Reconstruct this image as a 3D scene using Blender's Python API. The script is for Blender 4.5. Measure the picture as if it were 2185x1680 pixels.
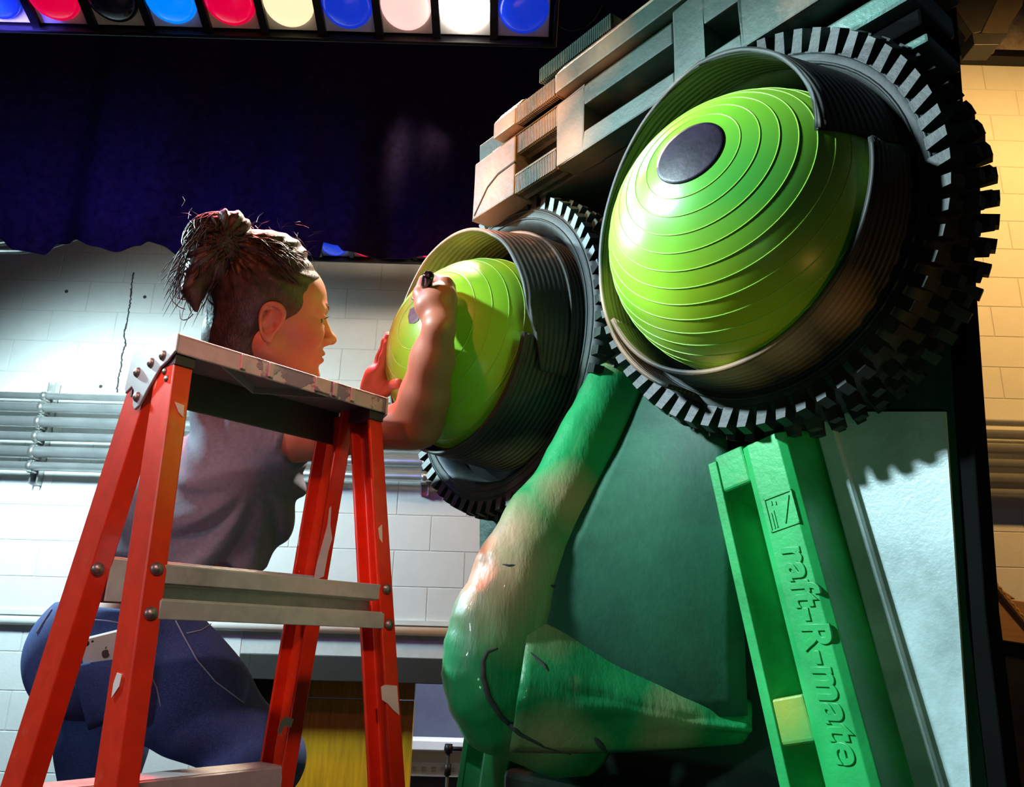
import bpy, bmesh, math, random
import numpy as np
from mathutils import Vector, Matrix
random.seed(7); rng = np.random.default_rng(7)
for o in list(bpy.data.objects): bpy.data.objects.remove(o, do_unlink=True)
SC = bpy.context.scene
COL = SC.collection
R = math.radians
V = Vector
# ---------------------------------------------------------------- camera
IW, IH, FPX = 2185.0, 1680.0, 1750.0
PITCH, ROLL, CAMH = R(17), R(1.6), 1.45
_up = V((0, -math.sin(PITCH), math.cos(PITCH)))
CF = V((0, math.cos(PITCH), math.sin(PITCH)))
CX = V((1, 0, 0))*math.cos(ROLL) + _up*math.sin(ROLL)
CY = V((1, 0, 0))*-math.sin(ROLL) + _up*math.cos(ROLL)
CC = V((0, 0, CAMH))
cam = bpy.data.cameras.new('camera'); camo = bpy.data.objects.new('camera', cam); COL.objects.link(camo)
cam.sensor_width = 36; cam.lens = FPX/IW*36; cam.clip_start = 0.05
camo.matrix_world = Matrix(((CX.x, CY.x, -CF.x, 0), (CX.y, CY.y, -CF.y, 0), (CX.z, CY.z, -CF.z, CAMH), (0, 0, 0, 1)))
SC.camera = camo
# ---------------------------------------------------------------- world, view
w = bpy.data.worlds.new('dark_hall'); SC.world = w; w.use_nodes = True
w.node_tree.nodes['Background'].inputs[0].default_value = (.36, .42, .62, 1)
w.node_tree.nodes['Background'].inputs[1].default_value = .035
vs = SC.view_settings
vs.view_transform = 'Standard'; vs.look = 'None'; vs.gamma = 1; vs.use_curve_mapping = False
vs.exposure = 0.0
# ---------------------------------------------------------------- stage lights
def spot(name, loc, target, power, color, size=60, blend=.5, rad=.06):
    l = bpy.data.lights.new(name, 'SPOT'); l.energy = power; l.color = color
    l.spot_size = R(size); l.spot_blend = blend; l.shadow_soft_size = rad
    o = bpy.data.objects.new(name, l); COL.objects.link(o); o.location = loc
    o.rotation_euler = (V(target)-V(loc)).to_track_quat('-Z', 'Y').to_euler()
    return o
# cool white profile spot from the left wing: the key light of the picture
spot('spot_cool_key', (-2.4, 2.3, 3.05), (.25, 1.15, 1.8), 620, (.62, .94, 1.0), 50, .4, .05)
spot('spot_cool_side', (-2.5, .6, 3.3), (.34, .98, 1.78), 980, (.70, .94, 1.0), 21, .6, .12)
# warm pink spot from the house, above and right of the camera, on the ladder
spot('spot_pink_front', (.55, -1.6, 3.4), (-.5, 1.1, 1.53), 190, (1.0, .55, .52), 17, .6, .10)
# red spot from the house left on the person
spot('spot_red_left', (-1.5, -.9, 3.6), (-.36, 1.33, 1.90), 150, (1.0, .20, .08), 15, .5, .08)
# cool house light from the left on the ladder's flank and the person's back
spot('spot_cool_house', (-2.3, -.7, 2.3), (-.62, 1.1, 1.35), 75, (.80, .92, 1.0), 27, .6, .10)
# warm spot on the left end of the brow and the left lid
spot('spot_warm_brow', (-1.9, -.4, 3.3), (-.03, 1.45, 2.32), 620, (1.0, .50, .24), 11, .5, .05)
# green fill added for nose side and baffle, amber from low on the right front
spot('spot_green_fill', (-.25, -1.2, .7), (.28, 1.1, 1.5), 26, (.35, 1.0, .5), 23, .7, .10)
spot('spot_amber_low', (1.2, -.6, .6), (.42, 1.05, 1.72), 14, (1.0, .50, .10), 22, .7, .06)
# sodium flood washing the wall behind the sculpture on the right
spot('flood_sodium', (3.6, 2.4, 5.0), (3.1, 4.7, 3.0), 470, (1.0, .53, .15), 120, .8, .15)
# work light on the left part of the wall
spot('flood_wall_left', (-2.6, 3.2, 3.0), (-2.1, 4.7, 1.7), 380, (.66, .94, 1.0), 130, .9, .2)
spot('flood_wall_warm', (-.3, 3.1, 3.6), (-.6, 4.7, 3.1), 75, (1.0, .80, .60), 120, .9, .15)
# ---------------------------------------------------------------- helpers
def ray(u, v): return CX*((u-IW/2)/FPX) - CY*((v-IH/2)/FPX) + CF
def at(u, v, d): return CC + ray(u, v)*d
def onplane(u, v, p, n):
    r = ray(u, v); n = V(n); return CC + r*((V(p)-CC).dot(n)/r.dot(n))
def onY(u, v, y): return onplane(u, v, (0, y, 0), (0, 1, 0))
def tag(o, label=None, cat=None, group=None, kind=None):
    if label: o['label'] = label
    if cat: o['category'] = cat
    if group: o['group'] = group
    if kind: o['kind'] = kind
    return o
def empty(name, loc, label=None, cat=None, group=None, kind=None):
    o = bpy.data.objects.new(name, None); o.empty_display_size = .1; COL.objects.link(o); o.location = loc
    return tag(o, label, cat, group, kind)
def wloc(o):
    p = V(o.location)
    while o.parent: o = o.parent; p = p + V(o.location)
    return p
def adopt(o, parent):
    # every object here carries translation only in its parents, so this keeps world positions
    if parent is not None:
        o.parent = parent; o.location = V(o.location) - wloc(parent)
    return o
class MB:
    def __init__(s): s.v = []; s.f = []; s.smooth = []
    def add(s, vs, fs, sm=False):
        b = len(s.v); s.v += [tuple(x) for x in vs]; s.f += [tuple(b+i for i in f) for f in fs]; s.smooth += [sm]*len(fs); return s
    def box(s, c, ax, ay, az):
        c, ax, ay, az = V(c), V(ax), V(ay), V(az)
        vs = [c+ax*i+ay*j+az*k for i in (-1, 1) for j in (-1, 1) for k in (-1, 1)]
        fs = [(0, 1, 3, 2), (4, 6, 7, 5), (0, 4, 5, 1), (2, 3, 7, 6), (0, 2, 6, 4), (1, 5, 7, 3)]
        if ax.cross(ay).dot(az) < 0: fs = [f[::-1] for f in fs]
        return s.add(vs, fs)
    def bx(s, x0, x1, y0, y1, z0, z1):
        return s.box(((x0+x1)/2, (y0+y1)/2, (z0+z1)/2), ((x1-x0)/2, 0, 0), (0, (y1-y0)/2, 0), (0, 0, (z1-z0)/2))
    def prism(s, poly, ext):
        ext = V(ext); n = len(poly); p = [V(q) for q in poly]
        nn = V((0, 0, 0))
        for i in range(n): nn += (p[i]-p[0]).cross(p[(i+1) % n]-p[0])
        if nn.dot(ext) > 0: p = p[::-1]
        fs = [tuple(range(n)), tuple(range(2*n-1, n-1, -1))] + [((i+1) % n, (i+1) % n+n, i+n, i)[::1] for i in range(n)]
        return s.add(p+[q+ext for q in p], fs)
    def tube(s, pts, rad, seg=10, cap=True, sm=True):
        pts = [V(p) for p in pts]; n = len(pts)
        rads = rad if isinstance(rad, (list, tuple)) else [rad]*n
        vs = []; fs = []; prev = None
        for i, p in enumerate(pts):
            d = (pts[min(i+1, n-1)]-pts[max(i-1, 0)]).normalized()
            if prev is None: a = d.orthogonal().normalized()
            else:
                a = prev - d*prev.dot(d)
                a = a.normalized() if a.length > 1e-6 else d.orthogonal().normalized()
            prev = a; b = d.cross(a)
            for j in range(seg):
                t = 2*math.pi*j/seg; vs.append(p+(a*math.cos(t)+b*math.sin(t))*rads[i])
        for i in range(n-1):
            for j in range(seg):
                fs.append((i*seg+j, i*seg+(j+1) % seg, (i+1)*seg+(j+1) % seg, (i+1)*seg+j))
        s.add(vs, fs, sm)
        if cap: s.add(vs[:seg], [tuple(range(seg))[::-1]]); s.add(vs[-seg:], [tuple(range(seg))])
        return s
    def lathe(s, prof, c, axis, seg=32, ref=None, closed=False, sm=True):
        c = V(c); ax = V(axis).normalized(); a = (V(ref)-ax*V(ref).dot(ax)).normalized() if ref is not None else ax.orthogonal().normalized(); b = ax.cross(a)
        m = len(prof); vs = []; fs = []
        for i in range(seg):
            t = 2*math.pi*i/seg; d = a*math.cos(t)+b*math.sin(t)
            vs += [c+ax*h+d*r for r, h in prof]
        for i in range(seg):
            k = (i+1) % seg
            for j in range(m if closed else m-1):
                q = (j+1) % m
                fs.append((i*m+j, k*m+j, k*m+q, i*m+q))
        return s.add(vs, fs, sm)
    def grid(s, P, sm=True, wrapu=False):
        nu, nv = len(P), len(P[0]); vs = [p for row in P for p in row]
        fs = [(i*nv+j, ((i+1) % nu)*nv+j, ((i+1) % nu)*nv+j+1, i*nv+j+1) for i in range(nu if wrapu else nu-1) for j in range(nv-1)]
        return s.add(vs, fs, sm)
    def build(s, name, mat, parent=None, bevel=0, bseg=2, solid=0, fixn=True, org=None, auto=True):
        a = np.array([tuple(x) for x in s.v], float)
        c = V(((a[:, 0].min()+a[:, 0].max())/2, (a[:, 1].min()+a[:, 1].max())/2, a[:, 2].min())) if org is None else V(org)
        me = bpy.data.meshes.new(name); me.from_pydata([tuple(V(x)-c) for x in s.v], [], s.f)
        me.polygons.foreach_set('use_smooth', s.smooth)
        if fixn:
            bm = bmesh.new(); bm.from_mesh(me); bmesh.ops.remove_doubles(bm, verts=bm.verts, dist=1e-5)
            bmesh.ops.recalc_face_normals(bm, faces=bm.faces); bm.to_mesh(me); bm.free()
        me.materials.append(mat)
        o = bpy.data.objects.new(name, me); COL.objects.link(o); o.location = c
        if solid: m = o.modifiers.new('solid', 'SOLIDIFY'); m.thickness = solid; m.offset = 0
        if bevel:
            m = o.modifiers.new('bevel', 'BEVEL'); m.width = bevel; m.segments = bseg; m.limit_method = 'ANGLE'; m.angle_limit = R(40)
        return adopt(o, parent)
def inst(src, name, M, parent):
    """another object sharing src's mesh, placed by matrix M (world)"""
    o = bpy.data.objects.new(name, src.data if hasattr(src, 'data') else src); COL.objects.link(o)
    o.matrix_world = M
    if parent is not None:
        o.parent = parent; o.location = V(M.to_translation()) - wloc(parent)
    return o
# ---------------------------------------------------------------- materials
def newmat(name):
    m = bpy.data.materials.new(name); m.use_nodes = True
    return m, m.node_tree.nodes, m.node_tree.links, m.node_tree.nodes['Principled BSDF']
def noise(N, L, scale=8, detail=4, rough=.55, coord='Object', stretch=None):
    tc = N.new('ShaderNodeTexCoord'); nz = N.new('ShaderNodeTexNoise')
    nz.inputs['Scale'].default_value = scale; nz.inputs['Detail'].default_value = detail; nz.inputs['Roughness'].default_value = rough
    if coord != 'World': src = tc.outputs[coord]
    else: src = N.new('ShaderNodeNewGeometry').outputs['Position']
    if stretch:
        mp = N.new('ShaderNodeMapping'); mp.inputs['Scale'].default_value = stretch; L.new(src, mp.inputs[0]); src = mp.outputs[0]
    L.new(src, nz.inputs['Vector'])
    return nz.outputs[0]
def ramp(N, L, src, lo, hi, c0=0, c1=1):
    mr = N.new('ShaderNodeMapRange'); mr.inputs[1].default_value = lo; mr.inputs[2].default_value = hi
    mr.inputs[3].default_value = c0; mr.inputs[4].default_value = c1; L.new(src, mr.inputs[0]); return mr.outputs[0]
def mix(N, L, fac, a, b):
    m = N.new('ShaderNodeMix'); m.data_type = 'RGBA'
    for sock, val in ((m.inputs[0], fac), (m.inputs[6], a), (m.inputs[7], b)):
        if hasattr(val, 'links') or hasattr(val, 'node'): L.new(val, sock)
        else: sock.default_value = val if not isinstance(val, tuple) else (*val, 1)
    return m.outputs[2]
def bump(N, L, B, src, strength=.3, dist=.01):
    b = N.new('ShaderNodeBump'); b.inputs['Strength'].default_value = strength; b.inputs['Distance'].default_value = dist
    L.new(src, b.inputs['Height']); L.new(b.outputs[0], B.inputs['Normal'])
def mat(name, col, rough=.5, metal=0, var=.15, scale=12, bmp=0, bscale=60, bdist=.004, spec=.5, coat=0, stretch=None, trans=0):
    m, N, L, B = newmat(name)
    c2 = tuple(max(0, x*(1-var*2)) for x in col)
    L.new(mix(N, L, ramp(N, L, noise(N, L, scale, stretch=stretch), .3, .7), c2, tuple(col)), B.inputs['Base Color'])
    B.inputs['Roughness'].default_value = rough; B.inputs['Metallic'].default_value = metal
    B.inputs['Specular IOR Level'].default_value = spec; B.inputs['Coat Weight'].default_value = coat
    if trans: B.inputs['Transmission Weight'].default_value = trans
    if bmp: bump(N, L, B, noise(N, L, bscale, 3, stretch=stretch), bmp, bdist)
    return m
def patchmat(name, base, patch, lo, hi, scale=9, rough=.5, metal=0, bmp=.15, stretch=None, coat=0, second=None, bdist=.002):
    """base paint with worn patches of another colour showing through; shape of the patches is noise"""
    m, N, L, B = newmat(name)
    f = ramp(N, L, noise(N, L, scale, 6, .62, stretch=stretch), lo, hi)
    b0 = mix(N, L, ramp(N, L, noise(N, L, scale*3), .3, .7), tuple(x*.8 for x in base), tuple(base))
    c = mix(N, L, f, b0, patch)
    if second:
        col, l2, h2, s2 = second
        c = mix(N, L, ramp(N, L, noise(N, L, s2, 5, .6), l2, h2), c, col)
    L.new(c, B.inputs['Base Color']); B.inputs['Roughness'].default_value = rough; B.inputs['Metallic'].default_value = metal
    B.inputs['Coat Weight'].default_value = coat
    bump(N, L, B, f, bmp, bdist)
    return m
def sprayed(name, green, card, blobs=(), amount=.45, scale=5, rough=.55, ribs=None, soft=.25, bmp=.3, coat=0, third=None, grain=90):
    """spray paint over a bare ground: blobs = (world point, radius) where the bare ground was left"""
    m, N, L, B = newmat(name)
    nz = noise(N, L, scale, 5, .6, 'World')
    geo = N.new('ShaderNodeNewGeometry')
    f = ramp(N, L, nz, amount, amount+soft)
    for p, r in blobs:
        vm = N.new('ShaderNodeVectorMath'); vm.operation = 'DISTANCE'; L.new(geo.outputs['Position'], vm.inputs[0]); vm.inputs[1].default_value = tuple(p)
        ad = N.new('ShaderNodeMath'); ad.operation = 'MULTIPLY_ADD'; L.new(nz, ad.inputs[0]); ad.inputs[1].default_value = -r*1.2; L.new(vm.outputs['Value'], ad.inputs[2])
        g = ramp(N, L, ad.outputs[0], r*.6, -r*.5)
        mx = N.new('ShaderNodeMath'); mx.operation = 'MAXIMUM'; L.new(f, mx.inputs[0]); L.new(g, mx.inputs[1]); f = mx.outputs[0]
    g2 = mix(N, L, ramp(N, L, noise(N, L, scale*1.7, 4, .5, 'World'), .35, .65), tuple(x*.55 for x in green), tuple(green))
    c = mix(N, L, f, g2, card)
    if third:
        col, lo, hi, sc = third
        c = mix(N, L, ramp(N, L, noise(N, L, sc, 4, .5, 'World'), lo, hi), c, col)
    L.new(c, B.inputs['Base Color']); B.inputs['Roughness'].default_value = rough; B.inputs['Coat Weight'].default_value = coat
    if bmp: bump(N, L, B, noise(N, L, grain, 4, .6, 'Object', ribs), bmp, .004)
    return m
def emis(name, col, strength, rough=.15):
    m, N, L, B = newmat(name)
    L.new(mix(N, L, ramp(N, L, noise(N, L, 9), .3, .7), tuple(x*.8 for x in col), tuple(col)), B.inputs['Base Color'])
    B.inputs['Roughness'].default_value = rough
    B.inputs['Emission Color'].default_value = (*col, 1); B.inputs['Emission Strength'].default_value = strength
    return m
M = {}
M['block'] = mat('painted_block', (.74, .76, .74), .55, var=.05, scale=6, bmp=.35, bscale=70, bdist=.003)
M['mortar'] = mat('painted_mortar', (.62, .64, .62), .7, var=.06, scale=20)
M['floor'] = mat('stage_floor', (.02, .02, .022), .5, var=.3, scale=9)
M['ceil'] = mat('dark_ceiling', (.02, .02, .025), .8, var=.2)
M['black'] = mat('black_paint', (.012, .012, .014), .45, var=.3, scale=10)
M['blackmetal'] = mat('black_steel', (.016, .015, .017), .35, .6, var=.2)
M['curtain'] = mat('black_velour', (.055, .035, .10), .95, var=.25, scale=30, bmp=.25, bscale=260, bdist=.002, spec=.1)
M['conduit'] = mat('galvanised_conduit', (.62, .64, .64), .34, .75, var=.1, scale=9)
M['zinc'] = mat('zinc_clamp', (.66, .66, .64), .3, .85, var=.12)
M['rail'] = mat('white_painted_rail', (.72, .74, .71), .45, var=.05)
M['crack'] = mat('crack_dark', (.06, .06, .06), .9)
M['doorwood'] = mat('varnished_yellow_wood', (.78, .40, .012), .4, var=.18, scale=7, stretch=(6, 6, .6))
M['doorframe'] = mat('dark_door_frame', (.032, .032, .026), .5, var=.1)
M['navy'] = mat('dark_blue_wall', (.07, .08, .13), .7, var=.1)
M['whitemetal'] = mat('white_enamel', (.8, .82, .84), .35, var=.04)
M['wood'] = mat('plywood', (.42, .24, .10), .6, var=.15, scale=6, stretch=(1, 1, 8))
M['rope'] = mat('hemp_rope', (.42, .24, .08), .9, var=.2, scale=60)
M['plaster'] = mat('rough_brown_plaster', (.50, .42, .35), .9, var=.25, scale=18, bmp=.5, bscale=40, bdist=.01)
# ================================================================ THE SETTING
YW = 4.7
def struct(o): o['kind'] = 'structure'; return o
struct(MB().bx(-5, 5.2, -3, 3.4, -.12, 0).build('floor', M['floor']))
struct(MB().bx(-5, 5.2, 3.4, 7.5, -.80, -.68).build('floor_hall', M['floor']))
struct(MB().bx(-5, 5.2, -3, 7.5, 6.2, 6.3).build('ceiling', M['ceil']))
# back wall, with the doorway left open
DX0, DX1, DZ = -1.43, .62, 1.365
wall = struct(MB().bx(-5, DX0, YW+.0035, YW+.16, -.68, 6.2).bx(DX1, 5.2, YW+.0035, YW+.16, -.68, 6.2).bx(DX0, DX1, YW+.0035, YW+.16, DZ, 6.2).build('wall_back', M['mortar']))
bw, bh = .40, .20
bm_block = MB().bx(-bw/2+.0018, bw/2-.0018, 0, .03, .0016, bh-.0016).build('block', M['block'], None, bevel=.003, bseg=1)
bmesh_block = bm_block.data; bev = bm_block.modifiers[0]
def in_view(x, z):
    q = V((x, YW, z))-CC; d = q.dot(CF)
    return IW/2+FPX*q.dot(CX)/d, IH/2-FPX*q.dot(CY)/d
first = True; stuffm = MB()
for r in range(30):
    z0 = -.66+.2*r
    if z0 > 5.2: continue
    for c in range(-13, 14):
        xc = -1.04+.2+bw*c+(bw/2 if r % 2 else 0)
        if xc < -4.4 or xc > 4.4: continue
        x0, x1 = xc-bw/2, xc+bw/2
        if z0 < DZ-.02 and x1 > DX0 and x0 < DX1:
            # cut blocks beside the doorway
            if x0 < DX0-.03: stuffm.bx(x0+.004, DX0, YW, YW+.03, z0+.0035, z0+bh-.0035)
            elif x1 > DX1+.03: stuffm.bx(DX1, x1-.004, YW, YW+.03, z0+.0035, z0+bh-.0035)
            continue
        u, v = in_view(xc, z0+.1)
        vis = -90 < v < 1760 and ((-90 < u < 1060 and v > 500) or (2000 < u < 2290))
        if vis:
            if first: o = bm_block; first = False
            else: o = bpy.data.objects.new('block', bmesh_block); COL.objects.link(o)
            o.location = (xc, YW+.015, z0+.0016)
            if o is not bm_block:
                m = o.modifiers.new('bevel', 'BEVEL'); m.width = .003; m.segments = 1; m.limit_method = 'ANGLE'
            adopt(o, wall)
        else:
            stuffm.bx(x0+.0018, x1-.0018, YW, YW+.03, z0+.0016, z0+bh-.0016)
st = stuffm.build('block_rest', M['block'], wall); st['kind'] = 'stuff'
# rough plaster band high on the right, the steel ledge under it
p = onY(2000, 118, YW-.05); q = onY(2185, 124, YW-.05)
struct(MB().bx(2.6, 4.4, YW-.03, YW+.01, p.z+.03, 6.2).build('wall_upper', M['plaster']))
struct(MB().bx(p.x, 4.4, YW-.09, YW, p.z-.03, p.z+.03).build('trim_2', M['blackmetal'], bevel=.004))
# crack running down the joints
cp = [(286, 582), (281, 608), (279, 640), (275, 665), (268, 700), (264, 715), (268, 733), (261, 760), (257, 790), (253, 808), (249, 838)]
cm = MB()
for a, b in zip(cp[:-1], cp[1:]):
    n = 4
    for i in range(n):
        f0, f1 = i/n, (i+1)/n
        P0 = onY(a[0]+(b[0]-a[0])*f0+random.uniform(-1.5, 1.5), a[1]+(b[1]-a[1])*f0, YW-.001); P1 = onY(a[0]+(b[0]-a[0])*f1+random.uniform(-1.5, 1.5), a[1]+(b[1]-a[1])*f1, YW-.001)
        cm.box((P0+P1)/2, (P1-P0)/2*1.1, (0, .002, 0), V((1, 0, 0))*random.uniform(.0025, .005))
cm.build('crack', M['crack'], wall)
for hu, hv in ((142, 622), (309, 634), (215, 825), (1100, 1060)):
    hp = onY(hu, hv, YW); MB().lathe([(.0001, -.002), (.011, -.002), (.011, .004), (.0001, .004)], hp, (0, 1, 0), 8).build('anchor_hole', M['crack'], wall)
# white rail along the wall
struct(MB().tube([(-4.4, YW-.03, 1.503), (-.25, YW-.03, 1.503)], .024, 12).bx(-4.4, -.25, YW-.02, YW, 1.535, 1.56).build('trim_1', M['rail']))
# doorway
fr = MB()
fr.bx(DX0, DX0+.06, YW-.04, YW+.26, -.68, DZ).bx(DX1-.06, DX1, YW-.04, YW+.26, -.68, DZ).bx(DX0+.06, DX1-.06, YW-.05, YW+.26, DZ-.13, DZ)
dr = struct(fr.build('door_1', M['doorframe'], bevel=.004))
x0, x1 = DX0+.13, -.50
MB().bx(x0, x1, YW+.20, YW+.245, -.67, 1.13).build('door_leaf', M['doorwood'], dr, bevel=.003)
MB().bx(x0, x1, YW+.20, YW+.245, 1.137, DZ-.132).build('transom_panel', M['doorwood'], dr, bevel=.003)
MB().bx(DX0+.062, x0-.003, YW+.12, YW+.25, -.67, DZ-.132).build('door_stop', M['doorframe'], dr)
# the room beyond the open half: navy upper wall, white soffit, white slotted grille
bk = MB().bx(-.9, .7, 6.3, 6.4, -.68, 2.2).build('wall_far', M['navy']); struct(bk)
s0 = onY(868, 1573, 6.25); s1 = onY(868, 1598, 6.25); g0 = onY(868, 1625, 6.22); g1 = onY(868, 1655, 6.22)
struct(MB().bx(-.9, .7, 6.12, 6.3, s1.z, s0.z).build('trim_3', M['whitemetal'], bevel=.012))
gr = MB().bx(-.8, .65, 6.24, 6.3, g0.z, s1.z).build('wall_panel_far', M['whitemetal']); struct(gr)
gl = empty('wall_grille', (-.2, 6.25, g1.z), 'white slotted grille band low on the far room wall seen through the doorway', 'grille')
MB().bx(-.8, .65, 6.20, 6.215, g0.z-.03, g0.z).bx(-.8, .65, 6.20, 6.215, g1.z, g1.z+.03).bx(-.8, .65, 6.222, 6.24, g1.z, g0.z).build('frame', M['whitemetal'], gl)
for i in range(22):
    x = -.78+i*.065
    MB().bx(x, x+.034, 6.20, 6.22, g1.z+.03, g0.z-.03).build('slat', M['whitemetal'], gl)
# conduits on struts
ch = [(2.793, 2.750), (2.732, 2.672), (2.649, 2.584), (2.556, 2.502), (2.474, 2.405), (2.383, 2.328)]
names = ['topmost', 'second from the top', 'third from the top', 'third from the bottom', 'second from the bottom', 'lowest']
for (a, b), nm in zip(ch, names):
    rad = (a-b)/2*.95; zc = (a+b)/2-.012
    o = MB().tube([(-4.4, YW-.105, zc), (4.4, YW-.105, zc)], rad, 16).build('conduit', M['conduit'])
    tag(o, 'long grey metal conduit on the block wall, %s of six' % nm, 'conduit', 'conduits along the back wall')
for bx_, lab in ((-2.72, 'slotted steel strut with clamps holding the conduits left of the ladder'), (-.485, 'slotted steel strut with clamps below the left eyeball'), (3.75, 'slotted steel strut with clamps on the conduits in amber light')):
    e = empty('conduit_strut', (bx_, YW, 2.26), lab, 'strut', 'struts carrying the conduits')
    for sx in (-.024, .017):
        MB().bx(bx_+sx, bx_+sx+.007, YW-.055, YW, 2.25, 2.86).build('channel_side', M['zinc'], e)
    MB().bx(bx_-.024, bx_+.024, YW-.006, YW, 2.25, 2.86).build('channel_back', M['zinc'], e)
    for a, b in ch:
        rad = (a-b)/2*.95+.004; zc = (a+b)/2-.012
        g = []
        for i in range(11):
            t = -1.75+3.5*i/10
            g.append([V((bx_-.014, YW-.105-math.cos(t)*rad, zc+math.sin(t)*rad)), V((bx_+.014, YW-.105-math.cos(t)*rad, zc+math.sin(t)*rad))])
        cl = MB().grid(g).bx(bx_-.014, bx_+.014, YW-.106, YW-.05, zc+rad-.003, zc+rad+.003).bx(bx_-.014, bx_+.014, YW-.106, YW-.05, zc-rad-.003, zc-rad+.003).build('clamp', M['zinc'], e, solid=.005)
        MB().lathe([(.0001, .014), (.008, .012), (.008, 0), (.0001, 0)], (bx_, YW-.075, zc+rad+.003), (0, 0, 1), 6, sm=False).build('bolt', M['zinc'], cl)
# ================================================================ STAGE CURTAIN
YC = 3.05
edge = [(-260, 500), (-60, 500), (0, 510), (25, 531), (75, 530), (105, 503), (150, 512), (215, 540), (262, 550), (310, 540), (330, 528), (352, 529), (385, 545), (440, 552), (480, 520), (540, 505), (600, 530), (650, 545), (684, 553), (690, 520), (720, 528), (735, 541), (790, 541), (830, 533), (880, 540), (950, 540), (1020, 520), (1200, 530), (1420, 520), (1560, 540)]
def edge_v(u):
    for (a, b), (c, d) in zip(edge[:-1], edge[1:]):
        if a <= u <= c: t = (u-a)/(c-a); t = t*t*(3-2*t) if c-a > 12 else t; return b+(d-b)*t
    return edge[-1][1]
G = []
for i in range(420):
    u = -260+1820*i/419
    bz = onY(u, edge_v(u), YC); x = bz.x
    fold = .055*math.sin(x*9.0+.6*math.sin(x*3.1))+.022*math.sin(x*23+1.3)
    row = []
    for j in range(14):
        t = j/13; z = bz.z+(6.2-bz.z)*t
        y = YC+fold*(1-.25*t)+.02*math.sin(x*4+z*1.5)
        sc = (y*math.cos(PITCH)+(z-CAMH)*math.sin(PITCH))/(YC*math.cos(PITCH)+(bz.z-CAMH)*math.sin(PITCH)) if False else 1
        row.append(V((x, y, z)))
    G.append(row)
cu = MB().grid(G).build('stage_curtain', M['curtain'], solid=.006)
tag(cu, 'black velour border curtain hanging in soft folds behind the coloured strip light', 'curtain')
# cables hanging under the curtain's hem at the left
for k, (pts, lab) in enumerate((([(-60, 522), (0, 537), (40, 537), (90, 532), (150, 512), (200, 495)], 'lower black cable looping below the curtain hem at far left'), ([(-60, 505), (0, 520), (45, 514), (85, 508), (118, 500), (150, 480)], 'upper black cable tucked under the curtain hem at far left'))):
    o = MB().tube([onY(u, v, 3.5) for u, v in pts], .012, 8).build('cable', M['black'])
    tag(o, lab, 'cable')
# ================================================================ BORDER (STRIP) LIGHTS
plateM = mat('white_lamp_plate', (.78, .76, .74), .45, var=.05)
def lensmat(name, col, e): return emis(name, col, e)
LENS = {
 'blue': emis('lens_blue', (.01, .05, .85), .55), 'brightblue': emis('lens_bright_blue', (.0, .22, 1.0), 1.0),
 'red': emis('lens_red', (.9, .0, .06), .75), 'dark': emis('lens_unlit_dark', (.012, .012, .03), 0),
 'amber': emis('lens_amber', (1.0, .78, .46), 1.15), 'pink': emis('lens_pink', (1.0, .55, .50), 1.2), 'white': emis('lens_white', (1.0, .93, .82), 9.0)}
tilt = R(19)
LD = V((0, math.cos(tilt), -math.sin(tilt)))      # in-plane, away and down
LN = V((0, -math.sin(tilt), -math.cos(tilt)))     # facing down and to the house
XA = V((1, 0, 0))
def strip(name, c_last, pitch, seq, rad, label, cat, lamps=True):
    """c_last = centre of the rightmost lens"""
    n = len(seq); e = empty(name, c_last+XA*(-pitch*(n-1)/2)-LN*.12, label, cat)
    x0 = c_last-XA*(pitch*(n-1)+pitch*.5+.01); x1 = c_last+XA*(pitch*.5+.01)
    mid = (x0+x1)/2; hl = (x1-x0).length/2
    h = MB()
    h.box(mid-LN*.13, XA*hl, LD*.100, LN*.004)
    for sgn in (-1, 1): h.box(mid+LD*sgn*.101-LN*.055, XA*hl, LD*.006, LN*.08)
    for p in (x0, x1): h.box(p-LN*.055, XA*.006, LD*.107, LN*.08)
    for fx in (.18, .82):
        pp = x0+(x1-x0)*fx-LN*.13
        MB().tube([pp, V((pp.x, pp.y, 6.21))], .012, 8).build('hanger_pipe', M['blackmetal'], e)
    h.build('housing', M['blackmetal'], e, bevel=.003)
    for i in range(n):
        c = c_last-XA*pitch*(n-1-i)
        if i: MB().box(c-XA*pitch/2-LN*.03, XA*.012, LD*.097, LN*.04).build('divider', M['blackmetal'], e)
        MB().box(c-LN*.012, XA*(rad+.005), LD*.090, LN*.006).build('lamp_plate', plateM, e, bevel=.003)
        prof = [(.0001, rad*.46)]+[(rad*math.sin(a), rad*.46*math.cos(a)) for a in (.25, .5, .75, 1.0, 1.25, 1.5)]+[(rad*1.02, -.004), (rad, -.012)]
        MB().lathe(prof, c+LN*.0, LN, 32).build('lens', LENS[seq[i]], e)
    return e
c_last = at(1117, 20, 2.43)
strip('border_light', c_last, .1745, ['blue', 'red', 'blue', 'blue', 'red', 'dark', 'brightblue', 'red', 'amber', 'blue', 'pink', 'white', 'blue'], .074, 'long black border light with white plates and domed coloured lenses across the top', 'stage light')
LAMPS = {'red': -5, 'amber': -4, 'blue': -3, 'pink': -2, 'white': -1}
def lamp(i, power, col, size, tgt=None):
    c = c_last-XA*.1745*(12-i)+LN*.06
    spot('lamp_in_border_light', c, tgt if tgt is not None else c+LN, power, col, size, .7, .07)
lamp(11, 330, (1.0, .82, .62), 120, (-.1, 1.45, 2.25))
lamp(10, 40, (1.0, .36, .34), 120, (-.35, 1.3, 1.9))
lamp(7, 800, (1.0, .08, .05), 27, (-.5, 1.35, 2.0))
lamp(6, 30, (.05, .16, 1.0), 120)
lamp(3, 36, (.12, .10, 1.0), 130, (-1.6, 3.05, 3.0))
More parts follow.
